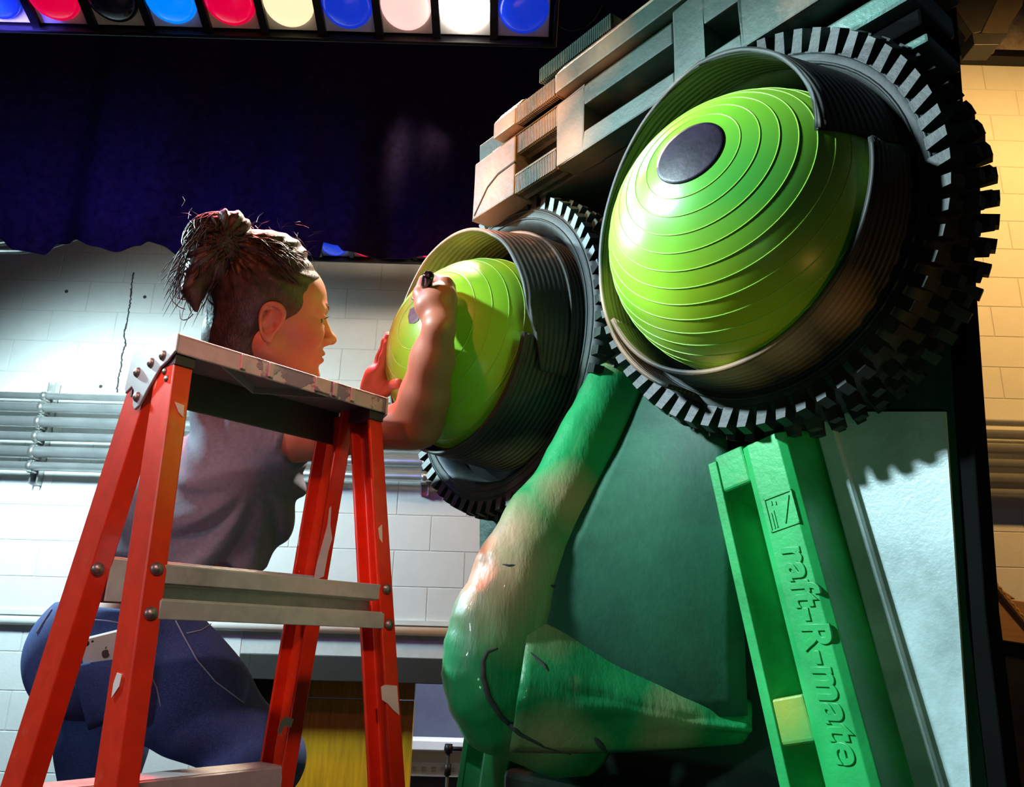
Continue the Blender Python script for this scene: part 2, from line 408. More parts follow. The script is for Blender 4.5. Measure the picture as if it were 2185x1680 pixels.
lamp(10, 16, (1.0, .06, .22), 100, tuple(c_last+V((-.2, .55, -.7))))
lamp(8, 5, (1.0, .7, .4), 120)
# second strip further upstage, only its lower edge showing under the curtain
c2 = onY(800, 526, 4.05)
strip('border_light', c2+XA*.30, .1745, ['blue', 'blue', 'red', 'dark', 'red'], .074, 'upstage border light peeping out below the curtain hem between the head and left eyelid', 'stage light')
# loose wire by the end of the strip
o = MB().tube([at(u, v, 2.6) for u, v in ((1189, 52), (1205, 62), (1222, 66), (1245, 60), (1265, 45), (1280, 20), (1290, -10))], .0016, 6).build('loose_wire', M['black'])
tag(o, 'thin wire looping off the right end of the border light', 'wire')
# ================================================================ RIGHT BACKGROUND
# black ceiling bracket (yoke) in front of the upper wall
e = empty('hanging_bracket', onY(2100, 95, 4.2), 'dark tapered bracket hanging at the top right corner', 'bracket')
def polyY(pts, y, th): return [onY(u, v, y) for u, v in pts]
MB().prism(polyY([(1990, -90), (2132, -90), (2127, 0), (2094, 68), (2075, 72), (2056, 45), (2040, 20), (1990, 12)], 4.2, 0), (0, .06, 0)).build('side_plate', M['black'], e, bevel=.004)
MB().prism(polyY([(2132, -90), (2200, -90), (2182, 12), (2154, 55), (2150, 72), (2094, 70), (2127, 0)], 4.2, 0), (0, .10, 0)).build('front_plate', mat('dusty_brown_steel', (.035, .024, .014), .7, var=.2), e, bevel=.004)
MB().prism(polyY([(2074, 70), (2150, 70), (2147, 78), (2137, 86), (2132, 96), (2078, 96)], 4.17, 0), (0, .14, 0)).build('end_block', M['black'], e, bevel=.004)
MB().tube(polyY([(2114, 94), (2114, 112)], 4.24, 0), .02, 8).build('bolt', M['wood'], e)
# timber stage flat with a brace and rope, right
e = empty('timber_flat', onY(2130, 1400, 3.9), 'plywood stage brace with a diagonal strut at the lower right edge', 'stage flat')
MB().prism(polyY([(2040, 1262), (2172, 1282), (2300, 1300), (2300, 1392), (2185, 1375), (2040, 1352)], 3.9, 0), (0, .12, 0)).build('cross_beam', M['wood'], e, bevel=.004)
MB().prism(polyY([(2040, 1185), (2072, 1210), (2168, 1279), (2136, 1275), (2040, 1205)], 3.9, 0), (0, .05, 0)).build('diagonal_strut', M['wood'], e, bevel=.003)
MB().prism(polyY([(2030, 1210), (2073, 1226), (2134, 1272), (2030, 1258)], 3.93, 0), (0, .05, 0)).build('corner_plate', M['doorframe'], e)
MB().prism(polyY([(2040, 1354), (2300, 1394), (2300, 1900), (2040, 1900)], 3.93, 0), (0, .03, 0)).build('black_panel', M['black'], e)
rp = []
A, B_ = onY(2040, 1120, 3.82), onY(2230, 1352, 3.82)
A = B_+(A-B_)*((6.2-B_.z)/(A.z-B_.z))
NR = int((A-B_).length/.014)
for i in range(NR+1):
    t = i/NR; rp.append(A+(B_+V((0, .075, 0))-A)*t)
rm = MB()
for ph in (0, 2.09, 4.19):
    rm.tube([p+V((math.cos(ph+i*1.0), 0, math.sin(ph+i*1.0)))*.007 for i, p in enumerate(rp)], .0085, 6)
tag(rm.build('rope', M['rope']), 'tan twisted rope slanting down over the plywood brace', 'rope')
spot('ceiling_lamp_far_room', (-.1, 5.4, 2.6), (-.2, 6.2, .8), 300, (.85, .9, 1.0), 120, .6, .2)
# microphone stand by the doorway
ms = empty('microphone_stand', onY(955, 1900, 4.2), 'thin black microphone stand in front of the white far room', 'stand')
a = onY(957, 1598, 4.2); b = onY(955, 1640, 4.2); c = onY(953, 1900, 4.2)
MB().tube([V((a.x, 4.2, a.z)), V((a.x, 4.2, .0-.66))], .009, 8).build('pole', M['black'], ms)
MB().tube([V((a.x, 4.2, b.z+.02)), V((a.x, 4.2, b.z-.03))], .016, 8).build('clutch', M['black'], ms)
MB().tube([V((a.x-.02, 4.2, a.z)), V((a.x+.12, 4.2, a.z))], .010, 8).tube([V((a.x, 4.2, a.z-.02)), V((a.x, 4.2, a.z+.02))], .018, 8).build('boom', M['black'], ms)
MB().lathe([(.0001, .03), (.05, .025), (.14, .008), (.14, 0), (.0001, 0)], (a.x, 4.2, -.68), (0, 0, 1), 24).build('base', M['black'], ms)
# ================================================================ STEP LADDER
LO = V((-.373, 1.2051, 1.835)); LA = V((.6575, .7535, 0)); LB = V((-.7535, .6575, 0)); UZ = V((0, 0, 1))
def lp(a, b, c): return LO+LA*a+LB*b+UZ*c
fibre = patchmat('red_fibreglass', (.82, .035, .006), (.86, .60, .50), .665, .68, 14, .32, stretch=(1, 1, .35), coat=.3, second=((.66, .12, .05), .62, .85, 30), bmp=.1)
capM = patchmat('flaking_cap_paint', (.74, .47, .50), (.30, .18, .28), .525, .55, 14, .5, bmp=.5, second=((.62, .58, .60), .6, .7, 9), bdist=.004)
alu = patchmat('scuffed_aluminium', (.58, .55, .53), (.36, .33, .31), .55, .75, 18, .42, .3, bmp=.05, stretch=(1, 1, 1))
plateGrey = mat('cast_grey_bracket', (.52, .50, .52), .45, .4, var=.08, bmp=.15, bscale=150, bdist=.001)
rivetM = mat('dull_rivet', (.40, .33, .30), .4, .8, var=.15, scale=40)
lad = empty('step_ladder', lp(0, 0, -1.835), 'paint-splashed red fibreglass step ladder in front of the person', 'ladder')
# rails: channel section, web on the outside, flanges turned in
def rail(sd, w0, e, b0, s, wd, th):
    """sd = side along LA, wd = width of the web along LB, th = flange length along LA"""
    top, bot = -.018, -1.80
    def ring(c):
        a = sd*(w0-e*c); b = b0-s*c
        i = -sd
        q = [(a-i*th/2, b-wd/2), (a-i*th/2, b+wd/2), (a+i*th/2, b+wd/2), (a+i*th/2, b+wd/2-.006), (a-i*th/2+i*.006, b+wd/2-.006), (a-i*th/2+i*.006, b-wd/2+.006), (a+i*th/2, b-wd/2+.006), (a+i*th/2, b-wd/2)]
        return [lp(x, y, c) for x, y in q]
    r0, r1 = ring(top), ring(bot); n = 8
    m = MB(); m.add(r0+r1, [tuple((k, (k+1) % n, n+(k+1) % n, n+k)) for k in range(n)]+[tuple(range(n)), tuple(range(2*n-1, n-1, -1))])
    o = m.build('rail', fibre, lad, bevel=.0018)
    f = MB(); a = sd*(w0-e*bot); b = b0-s*bot
    f.box(lp(a, b, bot-.0175), LA*(th/2+.006), LB*(wd/2+.006), UZ*.0175).build('rubber_foot', M['black'], o, bevel=.005)
    return o
AP = dict(w0=.1646, e=.0529, b0=-.0422, s=-.1433); BP = dict(w0=.1605, e=.0566, b0=.0373, s=.2033)
wdA, wdB, thr = .052, .066, .027
railsA = {sd: rail(sd, AP['w0'], AP['e'], AP['b0']+.0+.018, AP['s'], wdA, thr) for sd in (-1, 1)}
railsB = {sd: rail(sd, BP['w0'], BP['e'], BP['b0'], BP['s'], wdB, thr) for sd in (-1, 1)}
def apos(c, sd): return sd*(AP['w0']-AP['e']*c), AP['b0']+.018-AP['s']*c
def bpos(c, sd): return sd*(BP['w0']-BP['e']*c), BP['b0']-BP['s']*c
def rivet(p, nrm, parent, r=.0085):
    MB().lathe([(.0001, r*.75), (r*.55, r*.62), (r*.9, r*.3), (r, 0), (.0001, 0)], p, nrm, 14).build('rivet', rivetM, parent)
# rear horizontals: hat channel, lips top and bottom, riveted to the rail faces
for c0 in (-.336, -.935, -1.54):
    a0, b0 = apos(c0, 1); zt, zb = c0+.032, c0-.032
    at_, bt = apos(zt, 1); ab, bb = apos(zb, 1)
    fa = wdA/2+.001
    m = MB()
    # lips
    m.box(lp(0, bt-fa+.003, zt-.011), LA*(at_-.010), LB*.0025, UZ*.011+LB*AP['s']*-.0)
    m.box(lp(0, bb-fa+.003, zb+.011), LA*(ab-.010), LB*.0025, UZ*.011)
    # webs going in and recessed face
    m.box(lp(0, bt-fa+.016, zt-.0225), LA*(at_-.012), LB*.013, UZ*.0015)
    m.box(lp(0, bb-fa+.016, zb+.0225), LA*(ab-.012), LB*.013, UZ*.0015)
    m.box(lp(0, b0-fa+.029, c0), LA*(a0-.012), LB*.0015, UZ*.013)
    hb = m.build('horizontal_brace', alu, lad, bevel=.001)
    for sd in (-1, 1):
        for zz in (zt-.006, zb+.006):
            a, b = apos(zz, sd)
            rivet(lp(a, b-wdA/2-.0005, zz), -LB, railsA[sd])
# climbing steps between the B rails
for c0 in (-.29, -.583, -.90, -1.205, -1.51):
    a0, b0 = bpos(c0, 1)
    m = MB()
    m.box(lp(0, b0, c0), LA*(a0-.011), LB*.030, UZ*.002)
    for k in range(9): m.box(lp(0, b0-.027+k*.0068, c0+.0025), LA*(a0-.012), LB*.002, UZ*.0012)
    for s_ in (-1, 1): m.box(lp(0, b0+s_*.029, c0-.027), LA*(a0-.011), LB*.0018, UZ*.028)
    m.build('tread', alu, lad, bevel=.001)
    for sd in (-1, 1):
        for zz in (c0-.014,):
            a, b = bpos(zz, sd)
            if sd == 1: rivet(lp(a+sd*thr/2, b, zz), LA*sd, railsB[sd], .0095)
            if sd == -1: rivet(lp(a-.004, b-wdB/2, zz), -LB, railsB[sd], .009)
# top cap: moulded tray with turned-down lips
hl, hd = .1812, .0625
m = MB()
m.box(lp(0, 0, -.003), LA*hl, LB*hd, UZ*.003)
m.box(lp(0, -hd+.002, -.014), LA*hl, LB*.002, UZ*.0135)
cap = m.build('top_cap', capM, lad, bevel=.0025, bseg=3)
MB().box(lp(0, hd-.002, -.036), LA*(hl-.002), LB*.002, UZ*.030).build('apron', mat('dark_grey_apron', (.10, .085, .08), .55, var=.15), cap, bevel=.001)
MB().box(lp(0, 0, -.0075), LA*(hl-.004), LB*(hd-.004), UZ*.0012).build('under_side', mat('grey_under_side', (.20, .18, .18), .6, var=.15), cap)
for a in (-.085, -.04, .052, .075, .11):
    MB().box(lp(a, -hd-.0015, -.0135), LA*(.014 if a in (.052,) else .004), LB*.002, UZ*.011).build('moulded_rib', capM, cap, bevel=.001)
# ribs under the tray
for (a0, b0, a1, b1) in ((-.12, -.05, .0, .045), (0, .045, .1, -.04)):
    d = lp(a1, b1, 0)-lp(a0, b0, 0); n = d.cross(UZ).normalized()
    MB().box((lp(a0, b0, -.012)+lp(a1, b1, -.012))/2, d/2, n*.0015, UZ*.007).build('under_rib', plateGrey, cap)
# end plates of the cap (wing shaped brackets)
for sd in (-1, 1):
    poly = [(-hd-.001, 0), (-hd-.001, -.026), (-hd+.016, -.036), (-hd+.035, -.042), (-hd+.062, -.068), (-hd+.080, -.088), (-hd+.092, -.092), (-hd+.100, -.084), (-hd+.104, -.062), (-hd+.112, -.055), (-hd+.130, -.062), (-hd+.134, -.052), (hd+.004, -.012), (hd, 0)]
    if sd == 1: poly = [(-hd-.001, 0), (-hd-.001, -.030), (-hd+.02, -.040), (hd-.02, -.040), (hd, -.030), (hd, 0)]
    e_ = MB().prism([lp(sd*(hl+.0), b, c) for b, c in poly], LA*sd*.004).build('end_bracket', plateGrey, lad, bevel=.0015)
    for b, c in ((-.03, -.02), (.03, -.02)) if sd == 1 else ((-hd+.030, -.026), (-hd+.062, -.030), (-hd+.100, -.036), (-hd+.088, -.074)):
        rivet(lp(sd*(hl+.004), b, c), LA*sd, e_, .0075)
    a, b = apos(-.05, sd)
    for c in (-.048, -.060): rivet(lp(a+sd*thr/2, b-.005+(c+.05)*.8, c), LA*sd, railsA[sd], .005)
# dark spacer where the near rails meet the cap
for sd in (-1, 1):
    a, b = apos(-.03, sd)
    MB().box(lp(a, b-.003, -.030), LA*(thr/2+.001), LB*(wdA/2+.001), UZ*.012).build('rail_sleeve', mat('dark_plastic', (.05, .02, .03), .5), lad, bevel=.001)
# spreader bars
for sd in (-1, 1):
    a, b = apos(-.85, sd); a2, b2 = bpos(-.85, sd)
    mid = (lp(a*.92, b, -.85)+lp(a2*.92, b2, -.85))/2-UZ*.03
    MB().box((lp(a*.92, b, -.85)+mid)/2, (mid-lp(a*.92, b, -.85))/2, UZ*.011, LA*.0015).box((lp(a2*.92, b2, -.85)+mid)/2, (mid-lp(a2*.92, b2, -.85))/2, UZ*.011, LA*.0015).build('spreader', alu, lad)
# bold paint drips and bare patches left on the rails
dripM = mat('dried_cream_paint', (.86, .74, .66), .5, var=.06, scale=30)
def patch(face_pts, nrm, parent):
    pl = V((0, 0, 0))
    MB().prism([p+nrm*.0006 for p in face_pts], nrm*.0008).build('paint_patch', dripM, parent)
def onface(rails, sd, pts, wd, which):
    """pixels on a rail face -> points: 'front' = the face towards -LB, 'out' = the outer web"""
    P = AP if rails is railsA else BP; off = .018 if rails is railsA else 0
    if which == 'front':
        p0 = lp(0, P['b0']+off-wd/2, 0); p1 = lp(0, P['b0']+off-wd/2+P['s'], -1); n = LA.cross(p1-p0).normalized()
    else:
        p0 = lp(sd*(P['w0']+thr/2), 0, 0); p1 = lp(sd*(P['w0']+P['e']+thr/2), 0, -1); n = LB.cross(p1-p0).normalized()
    if n.dot(CC-p0) < 0: n = -n
    return [onplane(u, v, p0, n) for u, v in pts], n
for rails, sd, which, pts in ((railsA, 1, 'front', [(812, 1466), (820, 1462), (846, 1464), (851, 1527), (838, 1516), (826, 1502), (814, 1494)]),
                              (railsA, -1, 'front', [(372, 858), (392, 866), (390, 892), (380, 880)]),
                              (railsA, -1, 'out', [(252, 1436), (262, 1440), (256, 1466), (240, 1490), (244, 1460)]),
                              (railsA, 1, 'front', [(806, 1128), (814, 1120), (815, 1160), (809, 1150)])):
    fp, n = onface(rails, sd, pts, wdA, which); patch(fp, n, rails[sd])
for pts in ([(690, 1150), (698, 1120), (702, 1085), (706, 1080), (704, 1120), (708, 1150), (700, 1175), (690, 1230), (668, 1240), (676, 1200)], [(598, 1540), (608, 1530), (626, 1534), (620, 1552), (606, 1550), (596, 1572), (592, 1560)]):
    fp, n = onface(railsB, 1, pts, wdB, 'front'); patch(fp, n, railsB[1])
# ================================================================ THE JUNK FACE SCULPTURE
_az = R(218); FN = V((math.cos(_az), math.sin(_az), 0)); FT = V((-FN.y, FN.x, 0))
if FT.x < 0: FT = -FT
F0 = FN*-1.0
def fp(s, h, d): return F0+FT*s+FN*d+UZ*h
def fbox(m, s0, s1, h0, h1, d0, d1): return m.box(fp((s0+s1)/2, (h0+h1)/2, (d0+d1)/2), FT*(s1-s0)/2, UZ*(h1-h0)/2, FN*(d1-d0)/2)
scu = empty('face_sculpture', fp(-.9, 0, -.02), 'giant green painted face built from foam, cardboard, tyres and exercise balls', 'sculpture')
GREEN = (.020, .36, .10); DKG = (.012, .11, .05); TEAL = (.10, .34, .26); TAN = (.56, .33, .17); FOAM = (.62, .55, .42)
# ---- backing board
boardM = sprayed('sprayed_board', (.016, .060, .042), (.03, .085, .06), [(fp(-1.37, 1.62, 0), .10), (fp(-1.36, 1.3, 0), .12)], .5, 3, .5)
MB().prism([fp(-1.385, 0, -.03), fp(-.455, 0, -.03), fp(-.43, 1.5, -.03), (fp(-.375, 2.30, -.03)), fp(-.36, 2.62, -.03), fp(-1.44, 2.62, -.03), fp(-1.375, 1.6, -.03)], FN*.028).build('face_board', boardM, scu, bevel=.002)
edgeM = mat('black_board_edge', (.0025, .0025, .003), .8, var=.4, scale=7, spec=.08)
MB().prism([fp(-.455, 0, -.032), fp(-.43, 1.5, -.032), fp(-.375, 2.30, -.032), fp(-.36, 2.62, -.032), fp(-.34, 2.62, -.032), fp(-.355, 2.30, -.032), fp(-.410, 1.5, -.032), fp(-.435, 0, -.032)], FN*.036).build('edge_batten', edgeM, scu, bevel=.002)
# stiffener behind the board, standing on the floor
MB().prism([fp(-1.2, 0, -.03), fp(-1.2, 0, -.7), fp(-1.2, 2.2, -.03)], FT*.04).prism([fp(-.62, 0, -.03), fp(-.62, 0, -.7), fp(-.62, 2.2, -.03)], FT*.04).build('back_brace', M['wood'], scu)
# ---- foam brow
brow_blobs = [(fp(-1.17, 2.34, .15), .10), (fp(-1.0, 2.40, .15), .10), (fp(-.93, 2.30, .15), .09), (fp(-.86, 2.45, .15), .07), (fp(-1.12, 2.45, .15), .09)]
browM = sprayed('sprayed_brow_foam', (.060, .110, .080), (.52, .29, .165), brow_blobs, .55, 6, .5, bmp=.25, grain=60)  # bare foam patches, coloured more orange to paint in the warm lamp light
DF = .150
low = MB()
fbox(low, -1.235, -.34, 2.275, 2.405, 0, .105)            # core
fbox(low, -1.235, -1.10, 2.275, 2.405, .1, DF)            # left end pad
fbox(low, -.978, -.906, 2.275, 2.405, .1, DF)             # pad between the windows
fbox(low, -.906, -.700, 2.365, 2.405, .1, DF); fbox(low, -.906, -.700, 2.275, 2.312, .1, DF)
fbox(low, -.700, -.640, 2.275, 2.425, .1, DF)
fbox(low, -.640, -.575, 2.275, 2.302, .1, DF); fbox(low, -.640, -.575, 2.36, 2.425, .1, DF)
fbox(low, -.575, -.34, 2.275, 2.36, .1, DF)
fbox(low, -1.10, -.978, 2.312, 2.318, .1, DF)
# sloped ledge on top
low.prism([fp(-1.18, 2.405, DF), fp(-1.18, 2.432, .125), fp(-1.18, 2.432, .02), fp(-1.18, 2.405, .02)], FT*.80)
lowo = low.build('foam_brow_lower', browM, scu, bevel=.0035)
# broken, chamfered left end
MB().prism([fp(-1.235, 2.275, 0), fp(-1.235, 2.275, DF), fp(-1.265, 2.29, DF-.02), fp(-1.262, 2.36, DF-.02), fp(-1.25, 2.395, DF-.01), fp(-1.235, 2.405, DF), fp(-1.235, 2.405, 0)][0:1]+[fp(-1.235, 2.278, DF-.002), fp(-1.252, 2.285, DF-.012), fp(-1.250, 2.372, DF-.012), fp(-1.235, 2.395, DF-.002)], FN*-.1).build('broken_end', browM, lowo, bevel=.002)
def ribs(s0, s1, h0, h1, d, parent, n):
    m = MB(); st = (s1-s0)/n
    for i in range(n): fbox(m, s0+st*i, s0+st*(i+.55), h0, h1, d-.02, d)
    fbox(m, s0, s1, h0, h1, d-.03, d-.006)
    return m.build('ribbed_pad', browM, parent)
ribs(-1.098, -.980, 2.365, 2.405, DF-.004, lowo, 26); ribs(-1.098, -.980, 2.275, 2.314, DF-.002, lowo, 26)
up = MB()
def arch(s0, s1, h0, h1, d0, d1, dtop):
    up.prism([fp(s0, h0, d0), fp(s0, h0, d1), fp(s0, h1, d1), fp(s0, h1+.03, d1-.02), fp(s0, h1+.05, dtop), fp(s0, h1+.05, d0)], FT*(s1-s0))
arch(-1.175, -1.102, 2.434, 2.470, .0, DF, .10); arch(-.985, -.62, 2.434, 2.474, .0, DF, .10); arch(-1.102, -.985, 2.434, 2.468, .0, DF-.014, .09)
upo = up.build('foam_brow_upper', browM, scu, bevel=.004)
ribs(-1.101, -.986, 2.434, 2.472, DF-.002, upo, 26)
ribs(-1.06, -.86, 2.515, 2.548, .125, upo, 40)
# seams scored in the lower pad
for (u0, v0, u1, v1) in ((1012, 460, 1040, 400), (1040, 400, 1062, 372), (1062, 372, 1098, 345)):
    a, b = onplane(u0, v0, fp(0, 0, DF+.0005), FN), onplane(u1, v1, fp(0, 0, DF+.0005), FN)
    MB().box((a+b)/2, (b-a)/2, FN*.0008, UZ*.002).build('score', M['crack'], lowo)
# strips under the brow at the right
trimM = sprayed('sprayed_trim', (.16, .33, .27), (.30, .34, .30), (), .5, 7, .35)
m = MB(); fbox(m, -.70, -.35, 2.228, 2.262, 0, .115); m.build('brow_strip', trimM, scu, bevel=.006)
m = MB(); fbox(m, -.70, -.35, 2.196, 2.222, 0, .10); m.build('brow_strip', edgeM, scu, bevel=.004)
m = MB(); fbox(m, -.62, -.35, 2.176, 2.19, 0, .09); m.build('brow_strip', trimM, scu, bevel=.004)
# ---- tyres
rubM = sprayed('dusty_rubber', (.011, .016, .015), (.034, .052, .050), (), .45, 6, .6, bmp=.25, grain=50)
knobM = sprayed('sprayed_knob_rubber', (.010, .014, .013), (.07, .11, .085), (), .54, 7, .5, bmp=.15)
def basis(ax):
    ax = V(ax).normalized(); a = (UZ-ax*ax.dot(UZ)).normalized(); b = ax.cross(a); return ax, a, b
def tyre(C, ax, Rk, Rin, hw, knob_h, n, rows, label, stuff_rows=()):
    """rows: (axial offset, length along the tread, width across, phase, height factor)"""
    ax, up_, sd = basis(ax); Rc = Rk-knob_h
    prof = []
    for i in range(28):
        t = 2*math.pi*i/28; c, s = math.cos(t), math.sin(t)
        rr = (Rc+Rin)/2+(Rc-Rin)/2*(abs(c)**.75)*(1 if c > 0 else -1)
        prof.append((rr, hw*(abs(s)**.7)*(1 if s > 0 else -1)))
    t = MB().lathe(prof, C, ax, 72, closed=True).build('tyre', rubM, scu, org=C)
    t['label'] = label
    # bead rings moulded in the side wall
    for k in (.35, .6):
        r_ = Rin+(Rc-Rin)*k
        pts = [C+ax*(hw*.985)+(up_*math.cos(q)+sd*math.sin(q))*r_ for q in [2*math.pi*j/72 for j in range(73)]]
        MB().tube(pts, .0022, 6, cap=False).build('side_wall_ring', rubM, t)
    for ri, (off, ln, wd, ph, hf) in enumerate(rows):
        kh = knob_h*hf+.010
        km = MB(); a_, b_, c_ = ln/2, wd/2, kh
        km.add([(-a_, -b_, 0), (a_, -b_, 0), (a_, b_, 0), (-a_, b_, 0), (-a_*.82, -b_*.86, c_), (a_*.82, -b_*.86, c_), (a_*.82, b_*.86, c_), (-a_*.82, b_*.86, c_)],
               [(3, 2, 1, 0), (4, 5, 6, 7), (0, 1, 5, 4), (1, 2, 6, 5), (2, 3, 7, 6), (3, 0, 4, 7)])
        # base radius follows the crown of the tyre
        x = min(.98, abs(off)/hw); base = (Rc+Rin)/2+(Rc-Rin)/2*((1-x**(1/.7*2))**.5)**.75-.009
        lean = math.copysign(max(0, (abs(off)/hw-.45))*.9, off)
        src = None; big = MB()
        for j in range(n):
            q = 2*math.pi*(j+ph)/n
            rad = up_*math.cos(q)+sd*math.sin(q); tan = -up_*math.sin(q)+sd*math.cos(q)
            nrm = (rad*math.cos(lean)+ax*math.sin(lean)); acr = (ax*math.cos(lean)-rad*math.sin(lean))
            p = C+ax*off+rad*base
            Mx = Matrix(((tan.x, acr.x, nrm.x, p.x), (tan.y, acr.y, nrm.y, p.y), (tan.z, acr.z, nrm.z, p.z), (0, 0, 0, 1)))
            if ri in stuff_rows:
                big.add([Mx @ V(v) for v in km.v], km.f); continue
            if src is None:
                me = bpy.data.meshes.new('knob'); me.from_pydata(km.v, [], km.f); me.materials.append(knobM); src = me
                bm = bmesh.new(); bm.from_mesh(me); bmesh.ops.recalc_face_normals(bm, faces=bm.faces); bm.to_mesh(me); bm.free()
            inst(src, 'knob', Mx, t)
        if ri in stuff_rows:
            b = big.build('knob_row', knobM, t); b['kind'] = 'stuff'
    return t
CL = fp(-1.2068, 1.993, .0546); CR = fp(-.597, 2.0, .0816)
def tiltn(az, el): return V((math.cos(R(el))*math.cos(R(az)), math.cos(R(el))*math.sin(R(az)), math.sin(R(el))))
axL, axR = tiltn(216, 0), tiltn(219, -3)
tyre(CL, axL, .322, .248, .046, .014, 62, [(.036, .017, .020, 0, 1), (.012, .016, .018, .5, 1), (-.012, .016, .018, 0, 1), (-.036, .017, .020, .5, 1)], 'narrow studded tyre around the left eye', (2, 3))
tyre(CR, axR, .284, .213, .052, .018, 58, [(.046, .016, .022, 0, 1.1), (.017, .017, .018, .5, 1), (-.015, .017, .018, 0, 1), (-.046, .016, .022, .5, 1.1)], 'chunky off-road tyre around the right eye', (3,))
# dark drum behind each eye
for C, ax, r_ in ((CL, axL, .25), (CR, axR, .215)):
    MB().lathe([(.0001, -.03), (r_, -.03), (r_, .0), (.0001, .0)], C, ax, 48).build('eye_drum', M['black'], scu)
# ---- eyeballs (exercise balls with moulded rings)
def ballmat(name, blobs_g, pole, ax, drawn=False):
    m, N, L, B = newmat(name)
    geo = N.new('ShaderNodeNewGeometry')
    nz = noise(N, L, 4, 3, .5, 'World')
    c = mix(N, L, ramp(N, L, nz, .3, .7), (.27, .66, .03), (.36, .72, .05))
    for p, r, col in blobs_g:
        vm = N.new('ShaderNodeVectorMath'); vm.operation = 'DISTANCE'; L.new(geo.outputs['Position'], vm.inputs[0]); vm.inputs[1].default_value = tuple(p)
        ad = N.new('ShaderNodeMath'); ad.operation = 'MULTIPLY_ADD'; L.new(nz, ad.inputs[0]); ad.inputs[1].default_value = -r*.8; L.new(vm.outputs['Value'], ad.inputs[2])
        c = mix(N, L, ramp(N, L, ad.outputs[0], r*.7, -r*.5), c, col)
    L.new(c, B.inputs['Base Color']); B.inputs['Roughness'].default_value = .33; B.inputs['Coat Weight'].default_value = .15; B.inputs['Coat Roughness'].default_value = .25
    B.inputs['Subsurface Weight'].default_value = .15; B.inputs['Subsurface Radius'].default_value = (.03, .05, .01)
    bump(N, L, B, noise(N, L, 220, 2), .04, .001)
    return m
pupilM = mat('ink_pupil', (.035, .02, .05), .45, var=.4, scale=30, bmp=.1, bscale=90)
ringM = mat('pale_moulded_ring', (.37, .73, .08), .35, var=.05)
def eyeball(C, ax, rr, ra, m, angs, label, pup=None):
    ax, a, b = basis(ax)
    prof = [(max(.0001, rr*math.sin(t)), ra*math.cos(t)) for t in [math.pi*i/64 for i in range(65)]]
    o = MB().lathe(prof, C, ax, 96).build('eyeball', m, scu, org=C); o['label'] = label
    def sp(t, q, k=1.0): return C+ax*(ra*k*math.cos(t))+(a*math.cos(q)+b*math.sin(q))*(rr*k*math.sin(t))
    for t in angs:
        MB().tube([sp(t, 2*math.pi*j/120, .9993) for j in range(121)], .0009, 6, cap=False).build('moulded_ring', ringM, o)
    if pup:
        G = [[sp(pup*i/10, 2*math.pi*j/64, 1.003) for j in range(65)] for i in range(11)]
        p = MB().grid(G).build('pupil', pupilM, o, solid=.0012); p['label'] = 'round dark violet painted pupil'
    return o, sp
BL = fp(-1.203, 1.973, .136); BR = fp(-.585, 1.982, .145)
def aim(C, u, v, rr, ra):
    """axis whose pole shows at pixel u, v"""
    best = None; ax = FN.copy()
    for it in range(60):
        p = C+ax*ra; r_ = ray(u, v); dpt = (p-CC).dot(CF)
        tgt = CC+r_*dpt; ax = (ax+(tgt-p)/ra*.5).normalized()
    return ax
pL, pR = aim(BL, 888, 684, .19, .175), aim(BR, 1468, 322, .193, .178)
mL = ballmat('green_vinyl_left', [(onplane(1010, 560, fp(-1.2, 0, .2), FN), .07, (.05, .50, .10)), (onplane(960, 560, fp(-1.2, 0, .25), FN), .04, (.35, .42, .16)), (fp(-1.1, 1.86, .12), .10, (.32, .50, .02)), (onplane(900, 945, fp(-1.2, 0, .2), FN), .05, (.03, .36, .10))], None, None)
mR = ballmat('green_vinyl_right', [(onplane(1560, 560, fp(0, 0, .3), FN), .14, (.10, .58, .03)), (onplane(1590, 380, fp(0, 0, .28), FN), .13, (.05, .46, .07)), (onplane(1380, 340, fp(0, 0, .3), FN), .05, (.03, .55, .10)), (onplane(1580, 710, fp(0, 0, .22), FN), .14, (.60, .66, .02)), (onplane(1760, 560, fp(0, 0, .2), FN), .06, (.10, .36, .02))], None, None)  # yellow blob low on the ball paints in the light from below
eL, spL = eyeball(BL, pL, .190, .175, mL, [.28, .46, .62, .78, .94, 1.1, 1.26, 1.42, 1.58, 1.74], 'lime exercise ball with a half drawn pupil as the left eye')
eR, spR = eyeball(BR, pR, .192, .178, mR, [.33+.115*i for i in range(16)], 'lime exercise ball with a round violet pupil as the right eye', .235)
# the unfinished pupil on the left ball: an inked patch, and the first pen strokes of the outline
def decal(name, px, C, ax, rr, ra, m, parent, lift=1.004):
    ax, a, b = basis(ax); out = []
    for u, v in px:
        r_ = ray(u, v); o_ = CC-C
        # ray / spheroid
        def sc(x): return V((x.dot(ax)/ra, x.dot(a)/rr, x.dot(b)/rr))
        d_, e_ = sc(r_), sc(o_); A = d_.dot(d_); B2 = 2*d_.dot(e_); Cc = e_.dot(e_)-lift**2
        t = (-B2-math.sqrt(max(0, B2*B2-4*A*Cc)))/(2*A); out.append(CC+r_*t)
    return out
pts = decal('', [(875, 660), (884, 655), (893, 657), (896, 670), (893, 684), (884, 690), (873, 690), (871, 676)], BL, pL, .19, .175, None, None)
MB().add(pts, [tuple(range(len(pts)))]).build('inked_patch', mat('grey_ink', (.10, .10, .16), .5, var=.5, scale=60), eL, solid=.001)
pts = decal('', [(893, 658), (900, 664), (906, 676), (902, 682), (894, 676)], BL, pL, .19, .175, None, None)
MB().add(pts, [tuple(range(len(pts)))]).build('ink_stroke', pupilM, eL, solid=.001)
